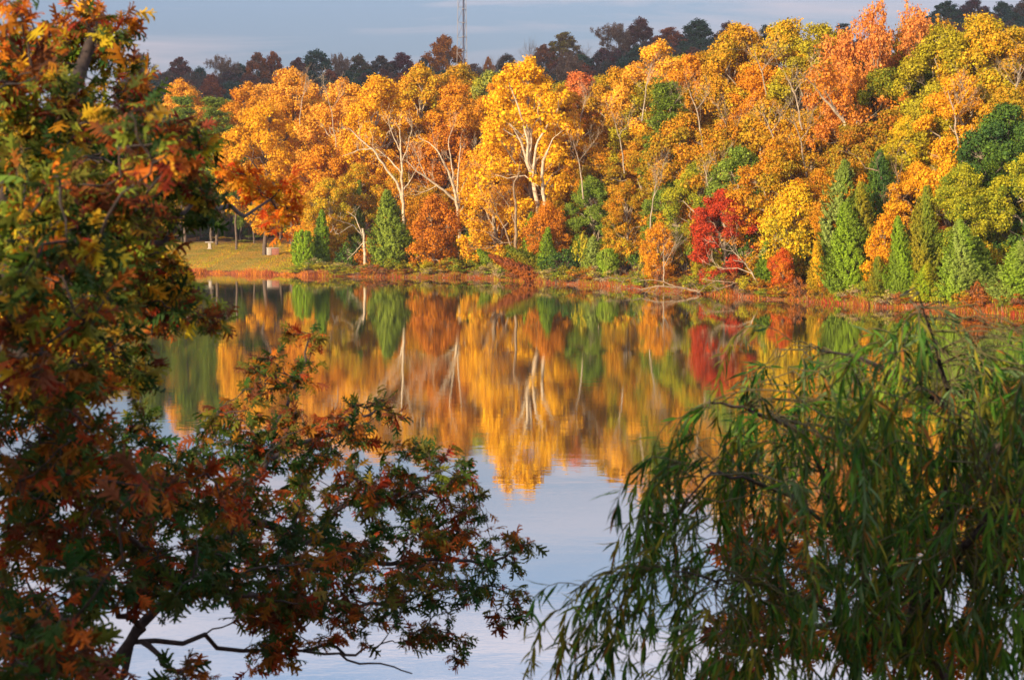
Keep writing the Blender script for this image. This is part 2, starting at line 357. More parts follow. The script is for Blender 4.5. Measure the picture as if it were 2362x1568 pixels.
PR = {
    'broad': [proto_broad(11), proto_broad(12, R=6.6, nl=17), proto_broad(13, R=5.4, H=21), proto_broad(14, R=6.2, open_=.18, nl=14), proto_broad(15, R=5.6, base=.3, open_=.1)],
    'low': [proto_broad(17, H=15., R=5.6, base=.03, nl=17), proto_broad(18, H=15., R=5.2, base=.05, nl=16, open_=.1), proto_broad(19, H=15., R=6.0, base=.04, nl=18, open_=.06)],
    'hill': [proto_broad(61, H=15., R=4.6, base=.05, nl=20, lrs=(.75, 1.5), leaves=80, size=.3), proto_broad(62, H=15., R=4.2, base=.03, nl=22, lrs=(.7, 1.4), leaves=80, size=.3, open_=.15), proto_broad(63, H=15., R=5.2, base=.04, nl=24, lrs=(.8, 1.4), leaves=80, size=.3)],
    'full': [proto_broad(21, H=9., R=3.7, base=.06, nl=9, leaves=120, size=.2), proto_broad(22, H=9., R=3.5, base=.04, nl=10, leaves=120, size=.2)],
    'cedar': [proto_cedar(31), proto_cedar(32, R=1.7, ragged=.35), proto_cedar(33, H=8.5, ragged=.3)],
    'cone': [proto_cedar(41, H=11, R=2.7, n=1700, size=.19, ragged=.35), proto_cedar(42, H=11, R=2.9, n=1700, size=.19, ragged=.45)],
    'column': [proto_cedar(51, H=6, R=.9, n=620, size=.14, shape='col', ragged=.12), proto_cedar(52, H=6, R=1.0, n=620, size=.14, shape='col', ragged=.2)],
    'round': [proto_cedar(61, H=4, R=1.5, n=620, size=.15, shape='round', ragged=.12)],
    'pine': [proto_pine(71), proto_pine(72, R=4.6, whorls=13)],
    'sparse': [proto_sparse(81, leaves=20, size=.24), proto_sparse(82, leaves=14, size=.24)],
    'maple': [proto_sparse(83, H=12, leaves=34, depth=4, size=.26, forks=5, spread=.6)],
    'bare': [proto_sparse(91, leaves=0), proto_sparse(92, leaves=0, forks=5)],
    'twiggy': [proto_sparse(93, leaves=5, size=.16, forks=5, spread=.45)],
    'shrub': [proto_shrub(95), proto_shrub(96), proto_shrub(97)],
}

# ------------------------------------------------------------------ tree placing
YEL=(.86,.46,.013); GOLD=(.73,.33,.018); PEACH=(.84,.42,.05); ORG=(.68,.25,.012); RUST=(.46,.135,.014); RED=(.58,.06,.015); CRIM=(.40,.03,.02)
OLV=(.34,.26,.015); YGR=(.46,.40,.018); GRN=(.12,.20,.018); LGRN=(.27,.34,.04); CED=(.16,.23,.022); CEDL=(.25,.38,.018); DKG=(.04,.10,.025)
PALE=(.27,.33,.07); PINK=(.70,.26,.055); BRN=(.21,.10,.055); MAR=(.17,.04,.045); TAN=(.38,.26,.16); SLATE=(.05,.10,.09)
BK=(.50,.39,.27); BKD=(.17,.12,.09); BKW=(.72,.57,.38)
CNAME={(.36,.05,.022):'crimson',YEL:'bright yellow',GOLD:'golden yellow',PEACH:'peach gold',ORG:'orange',RUST:'rust brown',RED:'red',CRIM:'crimson',OLV:'olive',YGR:'yellow green',GRN:'mid green',LGRN:'light green',CED:'olive green',CEDL:'bright green',DKG:'dark green',PALE:'pale grey green',PINK:'pinkish orange',BRN:'brown',MAR:'maroon',TAN:'tan',SLATE:'slate green'}
NAME={'broad':('broadleaf_tree','tree'),'full':('broadleaf_tree','tree'),'low':('broadleaf_tree','tree'),'hill':('broadleaf_tree','tree'),'maple':('maple_tree','tree'),'cedar':('cedar_tree','cedar'),'cone':('cedar_tree','cedar'),'column':('cedar_tree','cedar'),'round':('cedar_tree','cedar'),'pine':('pine_tree','pine'),'sparse':('thin_tree','tree'),'bare':('bare_tree','bare tree'),'twiggy':('bare_tree','bare tree'),'shrub':('shrub','shrub')}
RND = random.Random(5)
TREES = []                       # (u, vmid, label) of everything placed, for the labels of the fill
def dshore(u, off):
    D = 150.0
    for _ in range(12): D = shore((u - CX) / F * D) + off
    return D
def tree(kind, u, vtop, w, off, c1, c2=None, label=None, bark=BK, group=None, D=None, k=None, name=None, cat=None, sink=0.0):
    if D is None: D = dshore(u, off)
    if D > 300 and kind in ('broad', 'full'): kind = 'hill'
    x = (u - CX) / F * D; z0 = ground(x, D); zt = pix(u, vtop, D).z
    protos = PR[kind]; k = RND.randrange(len(protos)) if k is None else k
    trm, lvm, H, R = protos[k % len(protos)]
    if D > 300: z0 = min(z0, zt - 15)
    h = max(zt - z0, .4); sz = h / H; sr = (w / F * D / 2) / R
    sr = max(sr, sz * {'broad': 1.1 if D > 300 else .98, 'sparse': .62, 'full': .8, 'low': 1.0, 'pine': .9, 'bare': .8}.get(kind, 0)) * (1.32 if kind == 'cone' else 1.2 if kind in ('cedar', 'column') else 1)
    o = empty(name or NAME[kind][0], (x, D, z0 - sink), RND.uniform(0, 6.28)); o.scale = (sr, sr, sz)
    tag(o, label, cat or NAME[kind][1], group)
    a = link('trunk' if kind != 'shrub' else 'stems', trm, M_BARK, o); a.color = (*bark, 1)
    if lvm is not None:
        b = link('crown' if kind != 'shrub' else 'leaves', lvm, M_LEAF, o); b.color = (*c1, 1); b['leaf_two'] = [float(q) for q in (c2 or c1)]
    TREES.append((u, (vtop + 500 - (z0 - CAMH) / D * F) / 2 if vtop < 500 else vtop, label)); return o

G1 = 'trees on the far bank'; G2 = 'cedars along the far shore'
front = [
 # kind, u, vtop, width, off, c1, c2, label
 ('round',700,532,54,7,CEDL,CEDL,'short rounded bright green cedar at the right end of the lawn'),
 ('column',741,484,36,10,CEDL,GRN,'slim bright green cedar column just behind the rounded cedar by the lawn'),
 ('cone',903,438,98,8,CED,LGRN,'broad olive green cedar left of the rust orange oak at the shore'),
 ('cedar',826,415,46,16,LGRN,CED,'narrow light green cedar behind the dead white snag'),
 ('full',1004,455,116,7,ORG,RUST,'low rust orange oak at the shore beneath the forked bare sycamore'),
 ('cedar',935,520,60,14,GRN,CED,'dark cedar partly hidden behind the rust orange shore oak'),
 ('column',1087,440,32,14,CEDL,CED,'upper of two slim green cedars right of the rust orange oak'),
 ('column',1096,492,42,8,LGRN,CEDL,'lower slim yellowish cedar right of the rust orange oak'),
 ('cedar',1062,510,60,14,GRN,DKG,'dark green cedar between the rust orange oak and the slim cedars'),
 ('full',1262,468,70,9.9,RUST,ORG,'small rusty orange tree at the foot of the twin white trunks'),
 ('column',1222,490,36,11,CEDL,GRN,'leftmost of three slim green cedars right of the twiggy grey tree'),
 ('column',1237,512,34,8,CEDL,LGRN,'middle of three slim green cedars right of the twiggy grey tree'),
 ('column',1259,524,34,7,CEDL,CED,'rightmost of three slim green cedars right of the twiggy grey tree'),
 ('column',1366,545,44,6,PALE,LGRN,'slim grey green cedar at the middle of the far shore'),
 ('round',1404,574,54,6,LGRN,CEDL,'low rounded green cedar beside the slim grey green one'),
 ('round',1455,585,60,12,GRN,DKG,'small dark cedar in the shade left of the orange sapling'),
 ('cedar',1180,575,60,9,CED,GRN,'small olive cedar at the foot of the twiggy grey tree'),
 ('full',1518,512,86,7,ORG,GOLD,'small layered orange tree with a pale stem at the waterline'),
 ('low',1668,438,190,9,(.36,.05,.022),RED,'vivid red maple at the shore'),
 ('full',1632,575,80,5,OLV,YGR,'low yellow green tree bending over the water below the red maple'),
 ('cedar',1768,552,56,8,CEDL,GRN,'small bright green cedar right of the red maple'),
 ('full',1826,425,150,11,YGR,YEL,'yellow green tree left of the tall grey green cedar'),
 ('full',1803,575,58,5,ORG,RED,'small flame orange bush tree under the yellow green tree'),
 ('cedar',1884,555,50,5,YEL,OLV,'narrow yellowish cedar left of the biggest shore cedar'),
 ('cone',1942,368,112,11,PALE,CED,'tall grey green cedar rising behind the biggest shore cedar'),
 ('cone',1990,420,86,10,OLV,CED,'olive toned cedar shoulder to shoulder with the tall grey green one'),
 ('cone',1952,466,104,6,CED,CEDL,'biggest front cedar, dense green cone at the waterline'),
 ('full',2048,494,70,9,YEL,ORG,'small golden orange tree between two groups of cedars'),
 ('cedar',2024,590,52,5,CED,OLV,'short olive cedar right of the biggest front cedar'),
 ('cone',2078,498,66,6,CEDL,CED,'green cedar right of the small golden orange tree'),
 ('cone',2122,428,96,9,CED,OLV,'tall olive cedar in the right hand cedar group'),
 ('cedar',2133,606,58,4,YGR,CEDL,'short yellow green cedar in front of the tall olive cedar'),
 ('cone',2214,506,100,6,PALE,CEDL,'pale grey green cedar with bare stems before it'),
 ('cone',2262,546,84,9,CED,GRN,'mid green cedar right of the pale stemmed one'),
 ('cedar',2250,452,50,20,CEDL,LGRN,'light green cedar tip showing behind the pale grey green cedar'),
 ('full',2170,520,90,16,RUST,BRN,'rusty brown tree between the two right hand cedar groups'),
 ('full',2300,560,90,14,RUST,CED,'rust and green tree near the right edge behind the shore cedars'),
 ('cone',2342,556,108,6,PALE,CEDL,'pale green cedar at the right edge of the far shore'),
 ('cone',2352,430,84,14,OLV,YGR,'yellowish olive cedar at the right edge above the pale one'),
 ('broad',2310,240,120,16,GRN,DKG,'big dark green evergreen near the right edge'),
 ('broad',2375,290,120,15,GRN,DKG,'dark green evergreen cut off by the right edge'),
 ('cone',2025,345,110,13,GRN,DKG,'dark green cedar deep behind the tall grey green one'),
 ('broad',2205,170,190,24,YEL,GOLD,'large clear yellow tree high on the right bank'),
 ('broad',2085,270,130,24,YEL,YGR,'yellow tree left of and below the large clear yellow one'),
 ('full',2185,365,150,18,GOLD,YEL,'low spreading golden tree above the right hand cedars'),
 # sky line, left to right
 ('broad',425,188,62,62,PEACH,GOLD,'small peach gold tree top above the green pines at left'),
 ('pine',430,232,120,44,LGRN,GRN,'light green pine behind the lawn, leftmost'),
 ('pine',500,236,110,40,LGRN,CED,'light green pine behind the lawn, second from left'),
 ('pine',350,236,120,46,LGRN,GRN,'light green pine half hidden by the near oak'),
 ('pine',545,300,90,34,CED,GRN,'darker pine at the right end of the pine stand'),
 ('broad',575,196,80,56,ORG,GOLD,'orange tree top right of the pine stand'),
 ('broad',672,160,150,40,PEACH,GOLD,'rounded peach gold tree with fine upright limbs at left of the ridge line'),
 ('broad',610,235,120,26,GOLD,YEL,'golden tree below and left of the peach gold one'),
 ('broad',790,186,130,34,GOLD,PEACH,'golden tree between the peach gold tree and the long yellow canopy'),
 ('broad',878,174,150,28,YEL,GOLD,'broad yellow gold tree left of the tower'),
 ('broad',975,152,140,44,YGR,GOLD,'olive gold tree top just left of the tower foot'),
 ('broad',1060,148,110,52,OLV,GOLD,'olive and orange tree top in front of the tower foot'),
 ('broad',1052,195,150,32,ORG,GOLD,'orange tree below the tower'),
 ('broad',1130,168,120,50,YGR,PALE,'pale olive tree top between tower and tall yellow sycamore'),
 ('broad',1212,138,185,13,YEL,YEL,'tallest bright yellow tree around the twin white trunks'),
 ('broad',1140,330,105,11,YEL,GOLD,'lower yellow tree to the left of the twin white trunks'),
 ('broad',1300,200,130,26,YEL,GOLD,'yellow tree touching the right side of the tallest yellow one'),
 ('broad',1335,166,140,46,(.62,.13,.04),PINK,'rose red tree top between the tallest yellow tree and the olive canopy'),
 ('broad',1418,160,130,34,OLV,GOLD,'olive gold tree right of the rose red top'),
 ('broad',1508,98,120,40,YEL,PEACH,'rounded yellow gold tree top in the middle of the right slope'),
 ('pine',1535,190,110,24,LGRN,GRN,'tall pine with layered green boughs among the orange oaks'),
 ('broad',1590,130,120,42,ORG,GOLD,'orange tree top right of the rounded yellow gold one'),
 ('broad',1700,54,120,44,GOLD,OLV,'golden olive tree at the left of the high right canopy'),
 ('broad',1805,44,130,46,YGR,GOLD,'highest yellow olive tree left of the notch in the canopy'),
 ('broad',1893,58,74,40,YGR,OLV,'narrow yellow olive tree right of the notch in the canopy'),
 ('sparse',2045,6,150,42,PINK,PINK,'tall pinkish orange thin tree with visible limbs on the sky line'),
 ('sparse',2120,40,110,46,ORG,OLV,'thin pinkish orange tree right of the tallest one'),
 ('broad',2170,60,150,36,YGR,OLV,'yellow olive tree beside the pinkish thin trees'),
 ('broad',2255,32,130,36,YGR,GOLD,'high yellow olive tree near the upper right corner'),
 ('broad',2335,68,130,34,GOLD,OLV,'golden olive tree at the upper right edge'),
 ('sparse',1950,150,130,30,PINK,ORG,'thin orange tree with leaning bare limbs left of the pinkish pair'),
]
for kind, u, vt, w_, off, c1, c2, lab in front:
    off = max(1.6, off - 3) if off < 12 else off
    if kind == 'broad' and off < 20 and u != 1212: kind = 'low'
    tree(kind, u, vt, w_, off, c1, c2, lab, bark=BKD if u < 690 or kind in ('cedar','cone','column','round') else BK, group=G2 if kind in ('cedar','cone','column','round') else G1)
LAND = [t_ for t_ in TREES]
ANCH = [(100,300,GOLD,YGR,'broad'),(420,270,LGRN,GRN,'pine'),(480,420,YGR,GOLD,'broad'),(560,500,YGR,LGRN,'broad'),(250,450,YGR,GOLD,'broad'),(660,280,GOLD,PEACH,'broad'),(600,380,GOLD,OLV,'broad'),(700,350,GOLD,ORG,'broad'),(745,430,YGR,GOLD,'broad'),(720,500,OLV,YGR,'broad'),
 (850,280,GOLD,YEL,'broad'),(900,350,GOLD,ORG,'broad'),(980,240,GOLD,YEL,'broad'),(1050,260,ORG,GOLD,'broad'),(1000,350,ORG,RUST,'broad'),(950,450,OLV,ORG,'broad'),(860,430,YGR,ORG,'broad'),(800,350,GOLD,PINK,'sparse'),
 (1120,240,ORG,GOLD,'broad'),(1140,420,YEL,ORG,'broad'),(1280,330,OLV,ORG,'broad'),(1280,450,OLV,ORG,'broad'),(1390,240,OLV,YGR,'broad'),(1400,330,ORG,OLV,'broad'),(1350,400,OLV,ORG,'broad'),(1370,480,ORG,GOLD,'broad'),
 (1480,200,YGR,OLV,'broad'),(1500,330,ORG,OLV,'broad'),(1480,420,ORG,OLV,'broad'),(1560,500,OLV,RUST,'broad'),(1600,250,ORG,OLV,'broad'),(1660,180,OLV,GOLD,'broad'),(1750,160,GOLD,ORG,'broad'),(1800,250,OLV,GOLD,'broad'),(1740,330,OLV,ORG,'broad'),(1690,400,OLV,RUST,'broad'),
 (1900,180,GOLD,OLV,'broad'),(1940,260,ORG,OLV,'broad'),(1850,380,OLV,ORG,'broad'),(2050,190,OLV,GRN,'broad'),(2150,150,YGR,OLV,'broad'),(2100,350,YEL,GOLD,'broad'),(2330,170,GOLD,OLV,'broad'),(2320,420,GRN,DKG,'broad'),(2000,300,RUST,OLV,'broad')]
SKY = [(-200,240),(0,240),(250,235),(400,235),(560,215),(640,180),(760,200),(870,182),(980,165),(1060,160),(1130,180),(1300,185),(1400,172),(1460,140),(1560,125),(1640,100),(1720,70),(1850,70),(1930,110),(2000,90),(2100,70),(2250,45),(2361,70),(2600,60)]
def relation(u, v):
    best = min(LAND, key=lambda t_: (t_[0] - u) ** 2 + ((t_[1] - v) * 1.0) ** 2)
    dx, dy = u - best[0], v - best[1]
    return best, dx, dy
USED = {}
def filler(kind, u, vt, w_, off, c1, c2, row):
    b, dx, dy = relation(u, vt + 60)
    side = ('to the right of' if dx > 0 else 'to the left of') if abs(dx) > 25 else 'behind'
    short = b[2].split(' with ')[0].split(' left of')[0].split(' right of')[0].split(' beside')[0].split(' behind')[0]
    lab = f"{CNAME[c1]} {'and ' + CNAME[c2] + ' ' if c2 != c1 else ''}{'pine' if kind == 'pine' else 'tree'} in the {row} of the far bank canopy, {side} the {short}"
    wd = lab.split()
    if len(wd) > 16:
        lab = f"{CNAME[c1]} {'pine' if kind == 'pine' else 'tree'} in the {row}, {side} the {short}"
    lab = ' '.join(lab.split()[:16]); USED.setdefault(lab, 0); USED[lab] += 1
    if USED[lab] > 1: lab = {2: 'second ', 3: 'third '}.get(USED[lab], 'further ') + lab; lab = ' '.join(lab.split()[:16])
    return tree(kind, u, vt, w_, off, c1, c2, lab, bark=BKD if u < 690 else BK, group=G1)
for row, off, lo, hi, step, w0, fk in [('back row', 52, 0, 26, 92, 135, 0), ('third row', 38, 60, 100, 90, 130, 0), ('second row', 26, 130, 190, 90, 125, 0), ('front row', 15, 225, 300, 84, 110, 1)]:
    u = 60 + RND.uniform(0, 60)
    while u < 2440:
        s0 = float(np.interp(u, [p[0] for p in SKY], [p[1] for p in SKY])); bl = float(np.interp(u, [0, 700, 1400, 2361], [.72, .8, 1, 1.12]))
        vt = s0 + RND.uniform(lo, hi) * bl
        lawn = u < 690
        a_ = min(ANCH, key=lambda t_: (t_[0] - u) ** 2 + (t_[1] - vt - 40) ** 2 + RND.uniform(0, 1500))
        if fk and RND.random() < .4: a_ = (0, 0) + [(GRN, YGR), (YGR, OLV), (LGRN, GRN)][RND.randrange(3)] + ('broad',)
        kk = 'low' if (row in ('front row', 'second row') and a_[4] == 'broad') else a_[4]; o2 = off + (30 if lawn else 0) + RND.uniform(-4, 4)
        if not (fk and (1190 < u < 1260)) :
            filler(kk if not lawn else 'broad', u, vt, w0 * RND.uniform(.85, 1.2), o2, a_[2], a_[3], row)
        u += step * RND.uniform(.8, 1.2)
# undergrowth between the trunks
def bush(u, vtop, w, off, c1, c2, label, group='shrubs along the far shore', name=None):
    return tree('shrub', u, vtop, w, off, c1, c2, label, bark=BKD, group=group, name=name)
und = [(560,572,70,44,LGRN,YGR),(515,560,60,48,YGR,GOLD),(585,560,50,50,GRN,LGRN)]
for i, (u, vt, w_, off, c1, c2) in enumerate(und):
    bush(u, vt, w_, off, c1, c2, ['rounded light green shrub at the back of the lawn', 'yellow green shrub at the back of the lawn near the pedestal table', 'mid green shrub at the back of the lawn, nearest the brick barbecue'][i])
pal = [(OLV,YGR),(YGR,ORG),(GRN,OLV),(ORG,RUST),(RUST,OLV),(YGR,GRN),(DKG,GRN)]
u = 700
while u < 2400:
    o_ = RND.uniform(5, 13); D_ = dshore(u, o_); b = pal[RND.randrange(len(pal))]; x_ = (u - CX) / F * D_; zb = ground(x_, D_)
    vt = 500 - (zb + RND.uniform(2.2, 4.8) - CAMH) / D_ * F
    r_, dx, dy = relation(u, vt)
    short = ' '.join(r_[2].split(' with ')[0].split(' left of')[0].split(' right of')[0].split(' behind')[0].split()[:8])
    lab = f"{CNAME[b[0]]} understory bush {'right' if dx > 0 else 'left'} of the {short}"; USED.setdefault(lab, 0); USED[lab] += 1
    if USED[lab] > 1: lab = 'second ' + lab if USED[lab] == 2 else 'farther ' + lab
    bush(u, vt, RND.uniform(60, 105), o_, b[0], b[1], lab, 'understory bushes under the far trees')
    u += RND.uniform(26, 44)
u = 690
while u < 2400:
    o_ = RND.uniform(.5, 2.2); D_ = dshore(u, o_); b = [(OLV,YGR),(YGR,TAN),(GRN,OLV),(OLV,RUST),(BRN,RUST),(GRN,YGR)][RND.randrange(6)]; x_ = (u - CX) / F * D_; zb = ground(x_, D_)
    vt = 500 - (zb + RND.uniform(.8, 2.1) - CAMH) / D_ * F; r_, dx, dy = relation(u, vt); short = ' '.join(r_[2].split(' with ')[0].split(' left of')[0].split(' right of')[0].split(' behind')[0].split()[:8])
    lab = f"low {CNAME[b[0]]} shrub at the waterline {'right' if dx > 0 else 'left'} of the {short}"[:200]; lab = ' '.join(lab.split()[:15]); USED.setdefault(lab, 0); USED[lab] += 1
    if USED[lab] > 1: lab = ['', '', 'second ', 'third ', 'fourth '][min(4, USED[lab])] + lab
    bush(u, vt, RND.uniform(40, 95), o_, b[0], b[1], lab, 'low shrubs along the far waterline'); u += RND.uniform(18, 34)
reds = [(1045,610,80,2.5,CRIM,RUST,'dark red shrub at the waterline below the rust orange oak'),(1010,622,46,2.2,LGRN,CEDL,'small bright green shrub left of the dark red shrub'),
 (1310,640,80,1.8,RED,ORG,'low red orange shrub right of the fallen rust cedar'),(1362,646,70,1.8,PINK,RUST,'low pinkish shrub below the slim grey green cedar'),(1475,634,76,3,PINK,RED,'coral red shrub behind the drowned branches'),
 (1520,650,60,2,RUST,OLV,'rusty low shrub at the foot of the orange sapling'),(1575,655,60,1.6,BRN,RUST,'brown shrub where the dead branch leaves the shore'),(1735,655,70,2,CRIM,BRN,'dark crimson shrub below the red maple'),
 (1840,676,90,1.6,PINK,TAN,'tan pink reedy shrub left of the biggest front cedar'),(1964,700,52,1.2,RED,ORG,'small scarlet shrub below the biggest front cedar'),(2110,690,90,1.6,OLV,RED,'olive shrub below the tall olive cedar'),
 (2245,700,90,1.2,RED,ORG,'wide orange red shrub at the waterline below the pale cedar'),(2295,704,70,1.0,RED,PINK,'orange red shrub right of the wide one at the waterline'),(2352,705,60,1.2,RED,ORG,'orange red shrub at the right edge of the far shore'),
 (900,622,120,1.8,PINK,PEACH,'flat pink shrub at the waterline below the broad olive cedar'),(780,600,80,3,YGR,TAN,'yellow green brush below the dead white snag'),(850,602,70,3,TAN,PEACH,'tan brushy shrub right of the dead white snag'),
 (725,590,80,3,LGRN,TAN,'green weedy shrub at the foot of the rounded cedar'),(745,622,90,1.2,PINK,TAN,'pinkish heap of brush on the point beside the lawn'),(1740,690,80,1.0,OLV,BRN,'olive shrub overhanging water right of the dead branch'),(1660,660,110,1.6,OLV,YGR,'yellow olive shrub under the bending yellow green tree'),
 (1140,620,60,3,LGRN,CEDL,'bright green shrub left of the fallen rust cedar'),(1100,612,60,3,OLV,PINK,'olive shrub at the foot of the slim yellowish cedar')]
for u, vt, w_, off, c1, c2, lab in reds: bush(u, vt, w_, off, c1, c2, lab)

# grasses and reeds along the waterline: nobody could count them
r = rng(7)
def grass(name, xs0, xs1, n, off0, off1, h, cols, label, cat):
    x = r.uniform(xs0, xs1, n); y = np.array([shore(q) for q in x]) + off0 + (off1 - off0) * r.random(n) ** 1.4
    z = np.array([ground(a, b) for a, b in zip(x, y)]); hh = h * r.uniform(.5, 1.3, n) * (1 + .5 * np.sin(x * .8) + .3 * np.sin(x * 2.9))
    hh = np.maximum(hh, .12); TV = [(-.5, 0, 0), (.5, 0, 0), (.12, 1, .12), (-.12, 1, .12)]
    up = np.stack([r.normal(0, .3, n), r.normal(0, .3, n), np.ones(n)], -1); nr = np.stack([r.normal(0, .7, n), -np.ones(n), r.normal(.1, .2, n)], -1)
    pm = (np.sin(x * .55 + 1) + np.sin(x * 1.9)) * .35 + .5; C = np.array(cols); ci = np.clip((pm * len(cols) + r.normal(0, .9, n)).astype(int), 0, len(cols) - 1)
    A = C[ci] * r.uniform(.6, 1.25, n)[:, None]; m_ = MB(); scatter(m_, TV, [(0, 1, 2, 3)], np.stack([x, y, z - .03], -1), nr, up, np.stack([np.full(n, .06), hh, hh], -1), A)
    tag(link(name, m_.mesh(name), M_GRASS), label, cat, kind='stuff')
M_GRASS = leaf_material('grass_blades', .2, own=True)
grass('shore_grass', -21, 50, 32000, -.15, 3.0, .34, [TAN, RUST, OLV, (.35,.13,.06), YGR, OLV, TAN, (.45,.10,.04), OLV], 'pink, rust and olive grasses along the waterline below the trees', 'grass')
grass('bank_grass', -20, 50, 26000, -.15, .9, .28, [(.50,.12,.03), RUST, (.55,.16,.05), BRN, (.45,.07,.03)], 'thin strip of rust red weeds at the very edge of the water', 'weeds')
grass('lawn_edge_grass', -75, -20, 9000, -.1, .8, .38, [(.50,.12,.05), PINK, ORG, (.45,.13,.06)], 'low rust red grass edging the lawn at the water', 'grass')
grass('lawn_grass', -75, -20.5, 26000, 1.0, 42, .12, [YGR, GOLD, (.5,.3,.07), (.40,.33,.06)], 'short golden green grass of the lawn', 'grass')
x = r.uniform(-24, 60, 60000); y = np.array([shore(q) for q in x]) + 2 + 60 * r.random(60000) ** 1.5; z = np.array([ground(a, b) for a, b in zip(x, y)]) + .03
m_ = MB(); A = np.array([RUST, ORG, (.3,.12,.05), BRN, GOLD])[r.integers(0, 5, 60000)] * r.uniform(.5, 1.1, 60000)[:, None]
scatter(m_, *KITE, np.stack([x, y, z], -1), np.stack([r.normal(0, .4, 60000), r.normal(-.3, .4, 60000), np.ones(60000)], -1), r.normal(0, 1, (60000, 3)), np.full(60000, .22), A)
tag(link('fallen_leaves', m_.mesh('fallen_leaves'), M_GRASS), 'rust and orange fallen leaves under the far trees', 'leaf litter', kind='stuff')

# ------------------------------------------------------------------ bare trees traced limb by limb, each limb at its own depth
def traced(name, D, limbs, label, bark, twigs=0, seed=1, leaves=None, cat='bare tree', base=None, tw=(.03, 1.6), width=1.0):
    r = rng(seed); u0, v0 = base or limbs[0][0][:2]; b = pix(u0, v0, D); zb = ground(b.x, D); o = empty(name, (b.x, D, zb))
    tag(o, label, cat, G1); mb = MB(); lv = MB(); tips = []; org = np.array([b.x, D, zb]); r0, lt = tw
    for pts, ra, rb in [(l_[:-2], l_[-2], l_[-1]) for l_ in limbs]:
        dd = r.normal(0, 1.0); P = []
        for i, p in enumerate(pts): P.append(np.array(pix(p[0], p[1], D + dd * i * .8 + (p[2] if len(p) > 2 else 0))))
        Q = [P[0]]
        for a, c in zip(P[:-1], P[1:]):
            for s in (.25, .5, .75, 1): Q.append(a + (c - a) * s + r.normal(0, .018, 3) * np.linalg.norm(c - a) * (s < 1))
        R_ = np.linspace(ra, rb, len(Q)) * width; mb.tube(Q, R_, 6)
        for i in range(int(twigs)):
            k = r.integers(max(1, len(Q) // 3), len(Q)); dirn = unit(unit(Q[k] - Q[k - 1]) + r.normal(0, .55, 3) + np.array([0, 0, .3]))
            branchy(mb, r, Q[k], dirn, lt * r.uniform(.5, 1.1), r0 * width, 2, tips, .5, .25, (1, 3))
    mb.v = [v - org for v in mb.v]
    a = link('trunk', mb.mesh('trunk', True), M_BARK, o); a.color = (*bark, 1)
    if leaves:
        c1, c2, n, sz = leaves
        for p, d in tips: leafball(lv, r, p - org, .55, n, sz, p - org - np.array([0, 0, 1]), r.random())
        b_ = link('crown', lv.mesh('crown'), M_LEAF, o); b_.color = (*c1, 1); b_['leaf_two'] = [float(q) for q in c2]
    TREES.append((u0, v0 - 100, label)); return o
Dm = dshore(1245, 9)
traced('sycamore_tree', Dm - 1.5, [
 [(1246,630),(1246,560),(1240,480),(1228,410),(1214,370), .42, .26], [(1258,560),(1256,480),(1249,410),(1252,372),(1262,350), .30, .20],
 [(1214,370),(1196,318),(1180,290), .20, .07], [(1216,372),(1216,320),(1196,250),(1184,220),(1170,180), .22, .05], [(1218,372),(1226,320),(1222,270), .17, .05],
 [(1228,410),(1236,340),(1262,290),(1285,255),(1290,215), .22, .05], [(1240,430),(1210,405),(1170,412),(1130,400), .10, .03], [(1262,350),(1275,320),(1300,300), .12, .03], [(1256,430),(1276,400),(1300,385), .09, .03], [(1250,300),(1240,260),(1246,225), .09, .03]],
 'twin white trunked sycamore inside the tallest bright yellow crown', BKW, twigs=2, seed=3, cat='tree', leaves=(YEL, YEL, 9, .3), width=.72)
traced('bare_tree', dshore(1060, 11), [
 [(1062,625),(1060,540),(1056,480),(1046,430),(1034,395),(1020,370), .34, .14], [(1062,560),(1058,478),(1054,440),(1058,380),(1062,330), .24, .05], [(1056,470),(1025,440),(985,412),(960,395),(938,372), .22, .06],
 [(1034,395),(1010,350),(990,330),(965,318), .13, .04], [(1046,430),(1040,370),(1035,320),(1045,290), .12, .03], [(1058,450),(1080,400),(1100,340), .13, .03], [(1060,490),(1082,450),(1110,430), .10, .03], [(985,412),(965,370),(955,345), .09, .02], [(1010,428),(985,440),(960,450), .07, .02]],
 'pale forked bare sycamore leaning left above the rust orange oak', BKW, twigs=5, seed=4, width=.75)
traced('bare_tree', dshore(930, 12), [
 [(934,600),(932,540),(930,480),(928,430),(924,350),(922,300), .26, .06], [(930,470),(915,420),(890,390),(860,345),(830,322),(808,300), .17, .05], [(926,400),(895,365),(870,345), .11, .03], [(926,380),(940,340),(950,300), .10, .03], [(860,345),(835,345),(790,360), .08, .02], [(924,350),(905,310),(895,280), .09, .03], [(930,440),(950,410),(965,380), .08, .02]],
 'slender white bare tree with long limbs reaching left over the gold canopy', BKW, twigs=4, seed=5)
traced('dead_tree', dshore(840, 5), [[(840,622),(840,575),(836,528), .20, .13], [(836,545),(815,520),(800,515),(775,508), .08, .02], [(834,540),(818,500),(800,488), .06, .02], [(838,560),(820,580),(800,600), .06, .02], [(838,560),(865,556),(880,560), .05, .02], [(812,520),(795,530),(780,540), .04, .015]],
 'short dead white snag with side branches at the water', BKW, twigs=2, seed=6, tw=(.02, .9))
